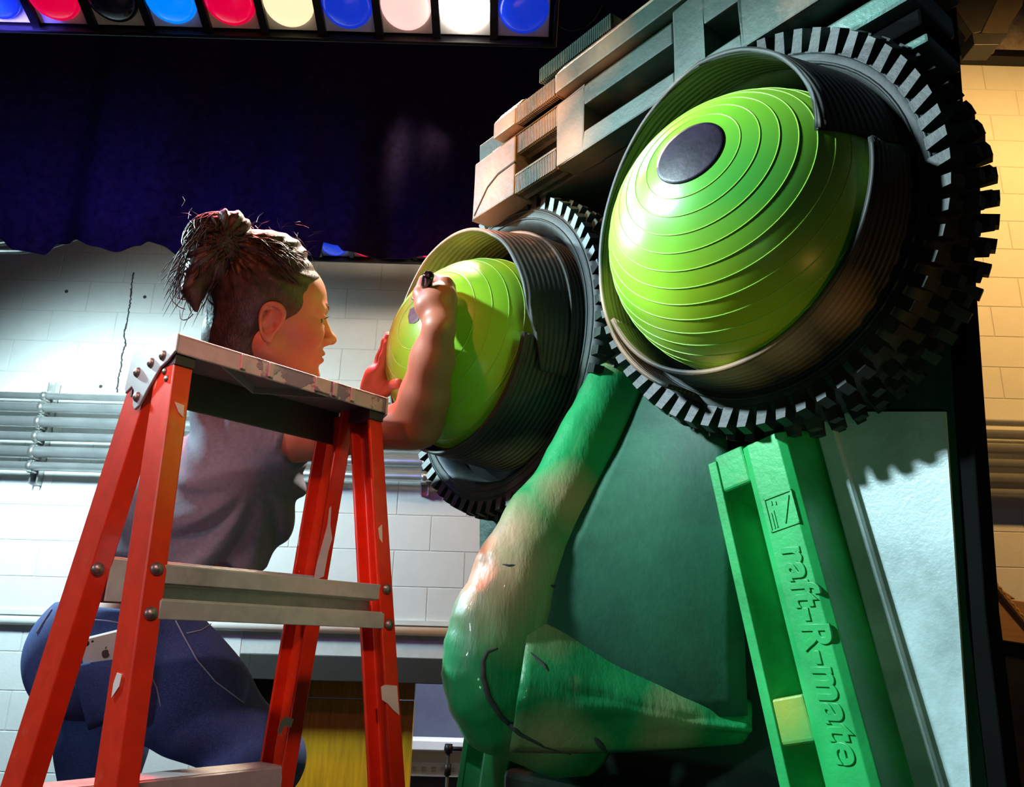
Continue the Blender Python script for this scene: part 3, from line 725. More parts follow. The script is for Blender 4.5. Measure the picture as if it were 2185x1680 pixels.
pts = decal('', [(878, 636), (884, 641), (890, 646)], BL, pL, .19, .175, None, None)
MB().tube(pts, .0015, 6).build('ink_stroke', pupilM, eL)
# ---- eyelids
def lid(name, C, ax, th0, th1, rf, rb, df, db, m, label=None, n=60, nd=8, wave=0, ridge=0, parent=None):
    """shell round the ball; rf(t), df(t) radius and reach of the front edge, rb, db of the back"""
    ax, a, b = basis(ax); sdv = a.cross(ax)
    if sdv.dot(FT) < 0: sdv = -sdv
    G = []
    for i in range(n+1):
        f = i/n; th = R(th0+(th1-th0)*f); row = []
        for j in range(nd+1):
            g = j/nd
            r_ = rb(f)+(rf(f)-rb(f))*g+ridge*math.sin(g*math.pi*2*5)*.0; d_ = db(f)+(df(f)-db(f))*g
            r_ += wave*math.sin(th*9+g*2)
            row.append(C+ax*d_+(sdv*math.cos(th)+a*math.sin(th))*r_)
        G.append(row)
    o = MB().grid(G).build(name, m, parent or scu, solid=.006)
    if label: o['label'] = label
    return o, G
def ribcard(name, green, card, blobs, amount, axis, C, freq=640):
    m = sprayed(name, green, card, blobs, amount, 7, .6, bmp=0)
    N, L = m.node_tree.nodes, m.node_tree.links; B = N['Principled BSDF']
    geo = N.new('ShaderNodeNewGeometry'); vm = N.new('ShaderNodeVectorMath'); vm.operation = 'DOT_PRODUCT'
    L.new(geo.outputs['Position'], vm.inputs[0]); vm.inputs[1].default_value = tuple(axis)
    mu = N.new('ShaderNodeMath'); mu.operation = 'MULTIPLY'; L.new(vm.outputs['Value'], mu.inputs[0]); mu.inputs[1].default_value = freq
    nz = noise(N, L, 14, 3, .5, 'World'); ad = N.new('ShaderNodeMath'); ad.operation = 'MULTIPLY_ADD'; L.new(nz, ad.inputs[0]); ad.inputs[1].default_value = 3; L.new(mu.outputs[0], ad.inputs[2])
    si = N.new('ShaderNodeMath'); si.operation = 'SINE'; L.new(ad.outputs[0], si.inputs[0])
    bump(N, L, B, si.outputs[0], .55, .0016)
    return m
c_ = lambda v: (lambda f: v)
lidL = ribcard('ribbed_card_left', (.042, .046, .042), (.46, .30, .20), [(fp(-1.21, 2.22, .17), .12), (fp(-1.33, 2.15, .17), .13), (fp(-1.15, 2.22, .09), .09), (fp(-1.15, 1.76, .08), .08)], .62, axL, CL)
lidR = ribcard('ribbed_card_right', (.030, .032, .028), (.42, .24, .14), [(fp(-.60, 1.78, .19), .05), (fp(-.52, 1.80, .19), .055), (fp(-.46, 1.83, .17), .045), (fp(-.80, 1.95, .2), .07), (fp(-.80, 1.85, .2), .08)], .66, axR, CR, 700)
C1 = fp(-1.2068, 1.993, 0); C2 = fp(-.597, 2.0, 0)
def tab(th0, th1, pts):
    xs_, ys_ = [p[0] for p in pts], [p[1] for p in pts]
    return lambda f: float(np.interp(th0+(th1-th0)*f, xs_, ys_))
lid('upper_lid', C1, FN, -26, 208, tab(-26, 208, [(-26, .238), (0, .212), (30, .202), (60, .208), (90, .226), (120, .244), (150, .240), (208, .230)]), c_(.232), tab(-26, 208, [(-26, .165), (0, .198), (208, .200)]), c_(.112), lidL, 'ribbed cardboard upper lid over the left eye')
lid('upper_lid_band', C1, FN, -26, 208, c_(.236), c_(.236), lambda f: .118, c_(.055), lidL)
lid('lower_lid', C1, FN, -205, -12, c_(.214), c_(.226), c_(.202), c_(.03), lidL, 'dark cardboard lower lid under the left eye')
lid('upper_lid', C2, FN, 8, 243, tab(8, 243, [(8, .172), (25, .184), (45, .196), (70, .214), (90, .226), (120, .230), (180, .228), (243, .236)]), c_(.236), tab(8, 243, [(8, .236), (90, .222), (150, .198), (180, .190), (243, .185)]), c_(.08), lidR, 'dark upper lid with a notched end over the right eye')
lid('lower_lid', C2, FN, -155, 2, c_(.214), c_(.230), c_(.200), c_(.05), lidR, 'orange brown lower lid under the right eye')
# loose strip showing inside the right tyre
lid('inner_strip', C2, FN, 28, 92, c_(.205), c_(.215), c_(.10), c_(.045), sprayed('teal_plastic', (.08, .24, .20), (.20, .36, .32), (), .4, 5, .4))
# ---- nose
nose_blobs = [(fp(-.90, 1.60, .30), .07), (fp(-.89, 1.53, .30), .10), (fp(-.90, 1.50, .25), .075), (fp(-.90, 1.92, .08), .035), (fp(-.86, 1.66, .2), .06), (fp(-.86, 1.31, .25), .07), (fp(-.78, 1.36, .12), .05)]
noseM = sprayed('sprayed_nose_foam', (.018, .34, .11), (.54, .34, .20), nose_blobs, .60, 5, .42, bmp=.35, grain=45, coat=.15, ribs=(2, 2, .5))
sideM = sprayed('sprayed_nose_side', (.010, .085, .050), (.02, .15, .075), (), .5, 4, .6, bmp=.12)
NS = -.93
from mathutils import noise as mnoise
def noise3(a, b, c): return mnoise.noise(V((a, b, c)))
# profile of the ridge: (d, h)
prof = [(.045, 1.955), (.085, 1.915), (.13, 1.84), (.19, 1.745), (.232, 1.685), (.272, 1.63), (.31, 1.575), (.334, 1.53), (.354, 1.48), (.364, 1.43), (.360, 1.39), (.342, 1.352), (.308, 1.322), (.25, 1.298), (.18, 1.280), (.12, 1.272)]
def spline(pts, n):
    out = []
    P_ = [V((*p, 0)) for p in pts]; P_ = [P_[0]*2-P_[1]]+P_+[P_[-1]*2-P_[-2]]
    m_ = len(pts)-1
    for i in range(n+1):
        x = i/n*m_; k = min(int(x), m_-1); t = x-k; p0, p1, p2, p3 = P_[k:k+4]
        out.append(.5*((2*p1)+(p2-p0)*t+(2*p0-5*p1+4*p2-p3)*t*t+(3*p1-p0-3*p2+p3)*t**3))
    return out
sp_ = spline(prof, 90); G = []
for i, p in enumerate(sp_):
    a_, b_ = sp_[max(0, i-1)], sp_[min(90, i+1)]; tg = (b_-a_).normalized(); no = V((-tg.y, tg.x, 0))   # outward normal in (d, h)
    if no.dot(p-V((.05, 1.56, 0))) < 0: no = -no
    f = i/90; w_ = .034+.020*min(1, f*2.2)+.008*math.sin(f*3.1); dp = .075+.03*min(1, f*2)
    row = []
    for j in range(25):
        q = math.pi*(j/24); bul = 1+.06*math.sin(i*.7)*math.sin(q)
        rl = noise3(i*.16, j*.10, 3.1)*.008+noise3(i*.5, j*.35, 7.7)*.0025; dpp = dp
        row.append(FN*no.x*rl+UZ*no.y*rl+fp(NS+math.cos(math.pi-q)*w_, p.y-no.y*dp*(1-math.sin(q)**.8), p.x-no.x*dp*(1-math.sin(q)**.8)))
    G.append(row)
_m = MB().grid(G); NOSE = [_m]
nr = _m.build('nose_ridge', noseM, scu, solid=.004); nr['label'] = 'rounded green foam ridge of the nose with tan bare patches'

def dr(h):
    pr = prof[:10]
    for (d0, h0), (d1, h1) in zip(pr[:-1], pr[1:]):
        if h1 <= h <= h0: return d0+(d1-d0)*(h0-h)/(h0-h1)
    return pr[-1][0]
def based(h):
    pts = [(1.95, .03), (1.86, .10), (1.76, .215), (1.6, .228), (1.36, .225)]
    for (h0, d0), (h1, d1) in zip(pts[:-1], pts[1:]):
        if h1 <= h <= h0: return d0+(d1-d0)*(h0-h)/(h0-h1)
    return .225
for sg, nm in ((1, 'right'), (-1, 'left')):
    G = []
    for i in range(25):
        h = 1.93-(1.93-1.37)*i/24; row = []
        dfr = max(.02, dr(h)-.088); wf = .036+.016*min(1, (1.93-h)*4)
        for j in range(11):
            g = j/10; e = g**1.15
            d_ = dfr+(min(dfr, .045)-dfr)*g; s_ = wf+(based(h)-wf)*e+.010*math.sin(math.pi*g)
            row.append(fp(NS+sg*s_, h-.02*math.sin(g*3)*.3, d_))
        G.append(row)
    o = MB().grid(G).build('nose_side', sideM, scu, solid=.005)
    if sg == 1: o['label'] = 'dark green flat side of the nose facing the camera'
    # nostril wing: a sheet of card rolled from the tip back to the board
    sn_ = (FT*sg*.74+FN*.62+UZ*-.15).normalized(); G = []
    for i in range(25):
        f = i/24
        U = fp(NS+sg*(.040+.170*f), 1.497-.112*f, .262-.245*f); Lw = fp(NS+sg*(.030+.165*f), 1.318-.006*f+.02*f*f, .285-.26*f)
        bl = .060*(1-f)+.034*f; row = []
        for j in range(21):
            g = j/20; e = g+.08*math.sin(g*math.pi*2)
            row.append(U+(Lw-U)*e+sn_*(bl*math.sin(math.pi*g)**.7+noise3(i*.25, j*.3, 1.3)*.006*math.sin(math.pi*g)))
        G.append(row)
    _m = MB().grid(G); NOSE.append(_m)
    o = _m.build('nostril_wing', noseM, scu, solid=.004)
    if sg == 1: o['label'] = 'rolled cardboard nostril wing, green with an orange end'
# folded paper flap and torn tape on the nose, open seam on the tip
def quad(name, px, d_plane, nrm, m, parent, th=.003):
    pts = [onplane(u, v, d_plane, nrm) for u, v in px]
    return MB().prism(pts, V(nrm).normalized()*th).build(name, m, parent, bevel=.0008)
sn = (FT*.75+FN*.6+UZ*.1).normalized()
p0 = fp(NS+.052, 1.66, .18)
from mathutils.bvhtree import BVHTree
nose_tree = [BVHTree.FromPolygons(m_.v, m_.f) for m_ in NOSE]
def hit(u, v):
    best = None
    for t_ in nose_tree:
        p, n_, i_, d_ = t_.ray_cast(CC, ray(u, v).normalized())
        if p is not None and (best is None or d_ < best[1]): best = (p, d_)
    return best[0] if best else None
def crease(pxs, rad, n=8):
    pts = []
    for a, b in zip(pxs[:-1], pxs[1:]):
        for i in range(n):
            h_ = hit(a[0]+(b[0]-a[0])*i/n, a[1]+(b[1]-a[1])*i/n)
            if h_ is not None: pts.append(h_-ray(a[0], a[1]).normalized()*.001)
    if len(pts) > 3: MB().tube(pts, [rad*(.4+.6*math.sin(math.pi*min(1, max(0, i/(len(pts)-1))))) for i in range(len(pts))], 6).build('open_seam', M['crack'], nr)
crease([(1062, 1384), (1040, 1392), (1031, 1412), (1032, 1446), (1044, 1490), (1070, 1530), (1110, 1566), (1160, 1592), (1226, 1612)], .0042)
crease([(1120, 1352), (1150, 1345), (1180, 1320), (1196, 1296), (1240, 1330), (1320, 1378), (1420, 1432), (1500, 1480)], .0012)
crease([(1068, 1205), (1085, 1208), (1105, 1206)], .0022)
crease([(1172, 1250), (1182, 1252), (1186, 1244)], .003)
crease([(1130, 1392), (1160, 1420), (1172, 1436)], .003)
crease([(1268, 1572), (1282, 1590), (1296, 1604)], .005)
crease([(1255, 1010), (1228, 1080), (1205, 1150), (1180, 1220)], .0010)
crease([(1238, 1020), (1212, 1085), (1188, 1160)], .0008)
crease([(1270, 960), (1240, 1020), (1222, 1060)], .0012)
# ---- mouth slab under the nose
mouthM = sprayed('sprayed_mouth', (.012, .07, .040), (.03, .13, .06), (), .5, 4, .5)
m = MB(); fbox(m, -1.12, -.615, 1.06, 1.262, 0, .125); m.build('upper_lip', mouthM, scu, bevel=.012)
m = MB(); fbox(m, -1.06, -.66, .98, 1.06, 0, .02); m.build('mouth_gap', M['black'], scu)
m = MB(); fbox(m, -1.16, -.60, .80, .98, 0, .11); m.build('lower_lip', mouthM, scu, bevel=.012)
# ---- foam vent baffles (cheeks)
bafM = sprayed('green_foam_baffle', (.018, .40, .10), (.05, .46, .13), [(fp(-.60, 1.40, .1), .04)], .5, 6, .38, bmp=.12, grain=120)
bafY = sprayed('yellowed_foam_baffle', (.018, .40, .10), (.30, .36, .05), [(fp(-.615, 1.39, .1), .05)], .55, 6, .38, bmp=.12, grain=120)
def baffle(top, bot, w_, sgn, parent=None):
    """top, bot = (s, h) of the upper / lower end of the centre line"""
    (s0, h0), (s1, h1) = top, bot
    ax_ = (FT*(s1-s0)+UZ*(h1-h0)); Ln = ax_.length; ax_.normalize(); ac = (FT-ax_*FT.dot(ax_)).normalized()
    base = fp(s0, h0, 0)
    def q(x, y, d): return base+ax_*x+ac*y+FN*d
    hw = w_/2
    # channels: bevelled walls left, floor, ridge, right lettered flat
    def loft(name, sec, x0, x1, m, par, e0=.0, e1=.0):
        g = []
        for x, sh in ((x0, e0), (x0+.012, 0), (x1-.012, 0), (x1, e1)):
            g.append([q(x, y, max(.0, d-sh)) for y, d in sec])
        o = MB().grid(g, sm=False).build(name, m, par, solid=.003, bevel=.0015); return o
    sec = [(-hw, .0), (-hw, .075), (-hw+.010, .098), (-hw+.022, .098), (-hw+.034, .045), (-.006, .045), (.004, .098), (.014, .102), (hw-.008, .102), (hw, .095), (hw, 0)]
    o = loft('vent_baffle', sec, 0, Ln, bafM, parent or scu, .055, .0)
    # raised cross dams closing the channel at the head and part way down
    for x0, x1 in ((.0, .055), (Ln*.60, Ln*.60+.055)):
        mm = MB()
        P0 = [q(x0, -hw+.014, .045), q(x0, .004, .045), q(x1+.03, .004, .045), q(x1+.03, -hw+.014, .045)]
        P1 = [q(x0+.004, -hw+.02, .096), q(x0+.004, .0, .096), q(x1, .002, .096), q(x1, -hw+.02, .096)]
        mm.add(P0+P1, [(0, 1, 2, 3), (7, 6, 5, 4), (0, 4, 5, 1), (1, 5, 6, 2), (2, 6, 7, 3), (3, 7, 4, 0)]); mm.build('channel_dam', bafY, o, bevel=.003)
    mm = MB(); mm.add([q(-.004, -hw+.012, .0), q(-.004, hw-.012, .0), q(-.004, hw-.012, .075), q(-.004, -hw+.012, .075), q(.02, -hw, 0), q(.02, hw, 0), q(.02, hw, .100), q(.02, -hw, .096)],
        [(0, 1, 2, 3), (7, 6, 5, 4), (0, 4, 5, 1), (1, 5, 6, 2), (2, 6, 7, 3), (3, 7, 4, 0)]); mm.build('channel_head', bafM, o, bevel=.006)
    # broken, pitted corner at the head
    return o, q, Ln, hw
b0, q0, Ln0, hw0 = baffle((-.655, 1.718), (-.546, 1.20), .132, 1)
b0['label'] = 'green foam vent baffle with embossed lettering beside the nose'
baffle((-1.14, 1.62), (-1.26, 1.0), .135, -1)
# embossed lettering, reading downwards with the letter tops to the right
def emboss(txt, x, y, size, d, parent, shear=.18, extr=.0014):
    cu_ = bpy.data.curves.new('lettering', 'FONT'); cu_.body = txt; cu_.size = size; cu_.extrude = extr; cu_.bevel_depth = .0007; cu_.shear = shear; cu_.offset = .0007; cu_.space_character = 1.02
    t_ = bpy.data.objects.new('tmp', cu_); COL.objects.link(t_)
    dg = bpy.context.evaluated_depsgraph_get(); me = bpy.data.meshes.new_from_object(t_.evaluated_get(dg)); bpy.data.objects.remove(t_)
    X = (q0(1, 0, 0)-q0(0, 0, 0)); Y = (q0(0, 1, 0)-q0(0, 0, 0)); Zv = X.cross(Y)
    Mx = Matrix(((X.x, Y.x, Zv.x, 0), (X.y, Y.y, Zv.y, 0), (X.z, Y.z, Zv.z, 0), (0, 0, 0, 1)))
    me.transform(Mx); me.materials.clear(); me.materials.append(bafM)
    o = bpy.data.objects.new('lettering', me); COL.objects.link(o); o.location = q0(x, y, d); return adopt(o, parent)
emboss('raft-R-mate', .152, .026, .052, .1035, b0)
# small maker's plate above the lettering: a framed square with a slanted stroke and fine type
mm = MB()
for (x0, x1, y0, y1) in ((.088, .090, .018, .060), (.130, .132, .018, .060), (.088, .132, .018, .020), (.088, .132, .058, .060)):
    mm.box(q0((x0+x1)/2, (y0+y1)/2, .1035), (q0(1, 0, 0)-q0(0, 0, 0))*(x1-x0)/2, (q0(0, 1, 0)-q0(0, 0, 0))*(y1-y0)/2, FN*.0012)
a, b = q0(.094, .054, .1035), q0(.126, .040, .1035)
mm.box((a+b)/2, (b-a)/2, FN*.0012, (b-a).cross(FN).normalized()*.0012)
for k, (y, l0, l1) in enumerate(((.028, .106, .128), (.024, .108, .128), (.034, .096, .100), (.028, .094, .099))):
    mm.box(q0((l0+l1)/2, y, .1035), (q0(1, 0, 0)-q0(0, 0, 0))*(l1-l0)/2, (q0(0, 1, 0)-q0(0, 0, 0))*.0009, FN*.001)
mm.build('maker_plate', bafM, b0)
# ---- right cheek: painted sheet with a folded edge
sheetM = sprayed('pale_teal_sheet', (.40, .52, .53), (.50, .62, .64), (), .4, 5, .32, bmp=.2, grain=160)
a = fp(-.592, 1.80, .004); b = fp(-.50, 1.25, .004)
pl = [onplane(u, v, fp(0, 0, .012), FN) for u, v in ((1715, 880), (1745, 960), (1985, 1800), (2082, 1800), (2020, 880))]
sh_ = MB().prism(pl, FN*.004).build('cheek_sheet', sheetM, scu); sh_['label'] = 'pale teal sheet on the right cheek with a folded edge'
fd = [onplane(u, v, fp(0, 0, .016), FN) for u, v in ((1745, 900), (1785, 900), (2055, 1800), (1990, 1800))]
MB().prism(fd, FN*.012).build('folded_edge', sheetM, sh_, bevel=.003)
dk = [onplane(u, v, fp(0, 0, .030), FN) for u, v in ((1675, 940), (1720, 940), (1985, 1800), (1925, 1800))]
MB().prism(dk, FN*.012).build('dark_batten', mat('dark_green_batten', (.012, .05, .03), .6, var=.2), scu, bevel=.003)
# ================================================================ THE PERSON
f32 = np.float32
def npv(v): return np.array(tuple(v), f32)
def s_cap(a, b, ra, rb):
    a, b = npv(a), npv(b); ab = b-a; L2 = float(ab@ab)
    def f(p):
        t = np.clip(((p-a)@ab)/L2, 0, 1); return np.linalg.norm(p-a-t[:, None]*ab, axis=1)-(ra+(rb-ra)*t)
    lo = np.minimum(a, b)-max(ra, rb); hi = np.maximum(a, b)+max(ra, rb); return f, lo, hi
def s_ell(c, r, rot=None):
    c, r = npv(c), np.array(r, f32); Rm = np.eye(3, dtype=f32) if rot is None else np.array([tuple(x) for x in rot], f32)
    def f(p):
        q = (p-c)@Rm.T; k0 = np.linalg.norm(q/r, axis=1); k1 = np.linalg.norm(q/(r*r), axis=1)+1e-9; return k0*(k0-1)/k1
    m = float(max(r)); return f, c-m, c+m
class Sdf:
    def __init__(s): s.ops = []
    def add(s, prim, k=.02, op='u'): s.ops.append((prim, k, op)); return s
    def cap(s, a, b, ra, rb, k=.02): return s.add(s_cap(a, b, ra, rb), k)
    def ell(s, c, r, k=.02, rot=None): return s.add(s_ell(c, r, rot), k)
    def cut(s, prim, k=.01): return s.add(prim, k, 'd')
    def chain(s, pts, rads, k=.01):
        for i in range(len(pts)-1): s.cap(pts[i], pts[i+1], rads[i], rads[i+1], k)
        return s
    def __call__(s, p):
        d = np.full(len(p), .25, f32)
        for (f, lo, hi), k, op in s.ops:
            pad = max(.05, 2.5*k)
            m = np.all((p > lo-pad) & (p < hi+pad), axis=1) if op != 'h' else np.ones(len(p), bool)
            if not m.any(): continue
            e = f(p[m]); b = d[m]
            if op == 'u':
                h = np.clip(.5+.5*(e-b)/k, 0, 1)*-1+1          # weight of e
                h = np.clip(.5+.5*(b-e)/k, 0, 1); d[m] = b*(1-h)+e*h-k*h*(1-h)
            elif op == 'd':
                h = np.clip(.5-.5*(b+e)/k, 0, 1); d[m] = b*(1-h)-e*h+k*h*(1-h)
            else:                                              # intersect half space (sharp)
                d[m] = np.maximum(b, e)
        return d
def half(n, p0):
    n = npv(V(n).normalized()); p0 = npv(p0); return (lambda p: (p-p0)@n), None, None
def axis_pts(a, b, fine, step, fstep):
    out = [a]
    while out[-1] < b:
        x = out[-1]; st = fstep if any(l-step <= x <= h for l, h in fine) else step; out.append(x+st)
    return np.array(out, f32)
def mesh_sdf(F, xs, ys, zs, blk=7):
    nx, ny, nz = len(xs), len(ys), len(zs)
    val = np.ones((nx, ny, nz), f32)
    for i in range(0, nx, blk):
        for j in range(0, ny, blk):
            kk = np.arange(0, nz, blk); i1, j1 = min(i+blk, nx), min(j+blk, ny)
            cx, cy = (xs[i]+xs[i1-1])/2, (ys[j]+ys[j1-1])/2
            kz = np.minimum(kk+blk, nz)-1; cz = (zs[kk]+zs[kz])/2
            P = np.stack([np.full(len(kk), cx, f32), np.full(len(kk), cy, f32), cz], 1); d = F(P)
            hd = .5*np.sqrt((xs[i1-1]-xs[i])**2+(ys[j1-1]-ys[j])**2+(zs[kz]-zs[kk])**2)+.012
            for n_, k in enumerate(kk):
                if d[n_] < -hd[n_]: val[i:i1, j:j1, k:kz[n_]+1] = -1
            act = np.where(np.abs(d) <= hd)[0]
            if len(act):
                zi = np.concatenate([np.arange(kk[a], kz[a]+1) for a in act])
                g = np.stack(np.meshgrid(xs[i:i1], ys[j:j1], zs[zi], indexing='ij'), -1).reshape(-1, 3)
                val[i:i1, j:j1, zi] = F(g).reshape(i1-i, j1-j, len(zi))
    S = val < 0
    cnt = np.zeros((nx-1, ny-1, nz-1), np.int8)
    for a in (0, 1):
        for b in (0, 1):
            for c in (0, 1): cnt += S[a:nx-1+a, b:ny-1+b, c:nz-1+c]
    cells = np.argwhere((cnt > 0) & (cnt < 8)); idx = np.full(cnt.shape, -1, np.int32); idx[tuple(cells.T)] = np.arange(len(cells))
    acc = np.zeros((len(cells), 3), np.float64); num = np.zeros(len(cells))
    co = [np.array((a, b, c)) for a in (0, 1) for b in (0, 1) for c in (0, 1)]
    X = [xs, ys, zs]
    def pos(ii): return np.stack([xs[ii[:, 0]], ys[ii[:, 1]], zs[ii[:, 2]]], 1)
    for i in range(8):
        for j in range(i+1, 8):
            if np.abs(co[i]-co[j]).sum() != 1: continue
            A, B = cells+co[i], cells+co[j]; va, vb = val[tuple(A.T)], val[tuple(B.T)]; m = (va < 0) != (vb < 0)
            t = (va/(va-vb+1e-12))[m][:, None]; acc[m] += pos(A[m])*(1-t)+pos(B[m])*t; num[m] += 1
    verts = acc/num[:, None]; faces = []
    for ax in range(3):
        sl0 = [slice(None)]*3; sl1 = [slice(None)]*3; sl0[ax] = slice(0, -1); sl1[ax] = slice(1, None)
        E_ = np.argwhere(S[tuple(sl0)] != S[tuple(sl1)]); u, v = (ax+1) % 3, (ax+2) % 3
        ok = (E_[:, u] > 0) & (E_[:, v] > 0) & (E_[:, u] < cnt.shape[u]) & (E_[:, v] < cnt.shape[v]); E_ = E_[ok]
        def ci(du, dv): q = E_.copy(); q[:, u] += du; q[:, v] += dv; return idx[tuple(q.T)]
        Q = np.stack([ci(-1, -1), ci(0, -1), ci(0, 0), ci(-1, 0)], 1)
        ins = S[tuple(E_.T)]; Q[~ins] = Q[~ins][:, ::-1]; faces.append(Q)
    return verts, np.concatenate(faces)
def sdf_obj(name, F, xs, ys, zs, m, parent, smooth_it=1):
    v, q = mesh_sdf(F, xs, ys, zs)
    for _ in range(smooth_it):
        s_ = np.zeros_like(v); n_ = np.zeros(len(v))
        for a, b in ((0, 1), (1, 2), (2, 3), (3, 0)):
            np.add.at(s_, q[:, a], v[q[:, b]]); np.add.at(s_, q[:, b], v[q[:, a]]); np.add.at(n_, q[:, a], 1); np.add.at(n_, q[:, b], 1)
        v = v*.55+s_/np.maximum(n_, 1)[:, None]*.45
    c = np.array([(v[:, 0].min()+v[:, 0].max())/2, (v[:, 1].min()+v[:, 1].max())/2, v[:, 2].min()])
    me = bpy.data.meshes.new(name); me.vertices.add(len(v)); me.vertices.foreach_set('co', (v-c).astype(f32).ravel())
    me.loops.add(len(q)*4); me.polygons.add(len(q)); me.loops.foreach_set('vertex_index', q.astype(np.int32).ravel())
    me.polygons.foreach_set('loop_start', np.arange(0, len(q)*4, 4, dtype=np.int32)); me.polygons.foreach_set('use_smooth', np.ones(len(q), bool))
    me.update(calc_edges=True); me.validate(); me.materials.append(m)
    o = bpy.data.objects.new(name, me); COL.objects.link(o); o.location = V(c); return adopt(o, parent)
# ---- frames and joints
YAW = R(27); HK = 1.10
hf = V((math.cos(YAW), math.sin(YAW), .11)).normalized(); hl_ = (V((-math.sin(YAW), math.cos(YAW), 0))*math.cos(R(17))+V((0, 0, 1))*math.sin(R(17))); hl_ = (hl_-hf*hl_.dot(hf)).normalized(); hu = hf.cross(hl_).normalized()
HC = at(566, 676, 1.575)
def H(x, y, z): return HC+(hf*x+hl_*y+hu*z)*HK
HR = [hf, hl_, hu]
tfw = V((math.cos(R(22)), math.sin(R(22)), 0)); tlf = V((-math.sin(R(22)), math.cos(R(22)), 0))
neckB = at(508, 850, 1.59); chest = at(505, 1000, 1.605); belly = at(405, 1140, 1.58); pelv = at(285, 1330, 1.545)
sp_dir = (neckB-pelv).normalized(); fr_dir = sp_dir.cross(tlf).normalized()
if fr_dir.dot(tfw) < 0: fr_dir = -fr_dir
TR = [fr_dir, tlf, sp_dir]
shN = at(545, 950, 1.53); elN = at(893, 905, 1.428); wrN = at(937, 700, 1.345)
shF = at(600, 905, 1.76); elF = at(705, 960, 1.77); wrF = at(793, 862, 1.60)
hipN = at(300, 1395, 1.48); knN = at(565, 1622, 1.50); anN = V((-.56, 1.37, 1.0085)); 
hipF = at(235, 1410, 1.66); knF = at(205, 1760, 1.60); anF = V((-.66, 1.40, .7045))
per = empty('person', V((-.60, 1.39, .632)), 'person in grey shirt and blue jeans drawing a pupil on the left eyeball', 'person')
# ---- body
B_ = Sdf()
# head
B_.ell(H(-.003, 0, .040), (.093*HK, .074*HK, .086*HK), .02, HR)
B_.ell(H(.040, 0, -.028), (.058*HK, .060*HK, .082*HK), .03, HR)
B_.ell(H(.060, 0, .040), (.040*HK, .058*HK, .045*HK), .03, HR)                    # forehead
for s in (-1, 1):
    B_.cap(H(-.006, s*.054, -.052), H(.058, s*.022, -.098), .020*HK, .017*HK, .025)   # jaw
    B_.ell(H(.066, s*.040, -.022), (.028*HK, .024*HK, .024*HK), .02, HR)              # cheek bone
    B_.cap(H(.082, s*.046, .020), H(.096, s*.014, .022), .009*HK, .010*HK, .012)      # brow
B_.ell(H(.082, 0, -.097), (.020*HK, .022*HK, .018*HK), .02, HR)                     # chin
B_.cap(H(.094, 0, .014), H(.112, 0, -.024), .0085*HK, .010*HK, .012)                  # nose
B_.ell(H(.1165, 0, -.030), (.0125*HK, .0115*HK, .0105*HK), .008, HR)
for s in (-1, 1): B_.ell(H(.104, s*.012, -.036), (.011*HK, .0075*HK, .008*HK), .006, HR)
B_.ell(H(.088, 0, -.060), (.014*HK, .026*HK, .020*HK), .015, HR)
for s in (-1, 1): B_.cut(s_ell(H(.101, s*.033, .001), (.014*HK, .0175*HK, .0125*HK), HR), .010)   # sockets
B_.ell(H(.1005, 0, -.0570), (.0075*HK, .021*HK, .0058*HK), .005, HR); B_.ell(H(.0985, 0, -.0690), (.0080*HK, .019*HK, .0065*HK), .005, HR)
B_.cut(s_ell(H(.1075, 0, -.0630), (.010*HK, .024*HK, .0016*HK), HR), .003)
for s in (-1, 1):
    B_.cut(s_ell(H(.108, s*.006, -.0425), (.006*HK, .0035*HK, .003*HK), HR), .003)
    # lids
    B_.ell(H(.0855, s*.033, .0075), (.0125*HK, .0160*HK, .0055*HK), .003, HR); B_.ell(H(.0845, s*.033, -.0095), (.0115*HK, .0150*HK, .0045*HK), .004, HR)
# ears
def ear(s):
    e0 = H(-.004, s*.0775, -.012); tl = R(-14)
    ex = hf*math.cos(tl)+hu*math.sin(tl); ez = hu*math.cos(tl)-hf*math.sin(tl); ey = hl_*s
    ey2 = (ey*.93-ex*.36).normalized(); ex2 = (ex*.93+ey*.36).normalized()
    A = [ex2, ey2, ez]; Am = np.array([tuple(x) for x in A], f32); c0 = npv(e0+ey2*.006*HK)
    B_.ell(e0+ey2*.002, (.0175*HK, .0055*HK, .029*HK), .006, A)
    def ring(p):
        q = ((p-c0)@Am.T)/HK; x, y, z = q[:, 0], q[:, 1], q[:, 2]
        w_ = .60+.22*np.clip(z/.03, -1, 1); rr = np.sqrt((x/w_)**2+z*z)-.0285
        return (np.sqrt((rr*.72)**2+(y-.0025)**2)-.0040)*HK
    B_.add((ring, c0-.04, c0+.04), .003)
    B_.cap(e0+ey2*.008+ez*.014-ex2*.004, e0+ey2*.007-ez*.010-ex2*.010, .0032, .0032, .004)   # antihelix
    B_.ell(e0+ey2*.005-ez*.027*HK+ex2*.004, (.0085*HK, .0050*HK, .0085*HK), .005, A)         # lobe
    B_.ell(e0+ey2*.006+ex2*.0125-ez*.003, (.0045, .0045, .0065), .004, A)                    # tragus
    B_.cut(s_ell(e0+ey2*.011+ex2*.003-ez*.007, (.0068, .0065, .0085), A), .004)
ear(-1); ear(1)
# neck and trunk
B_.cap(H(-.030, 0, -.045), neckB, .052*HK, .060, .03); B_.cap(H(.03, 0, -.085), neckB+fr_dir*.04, .028, .032, .03)
B_.ell(chest, (.090, .145, .150), .05, TR); B_.ell(belly, (.082, .125, .13), .06, TR); B_.ell(pelv, (.095, .14, .11), .06, TR)
B_.cap(neckB+sp_dir*-.03, shN+V((0, 0, .0)), .045, .048, .04); B_.cap(neckB+sp_dir*-.03, shF, .045, .048, .04)
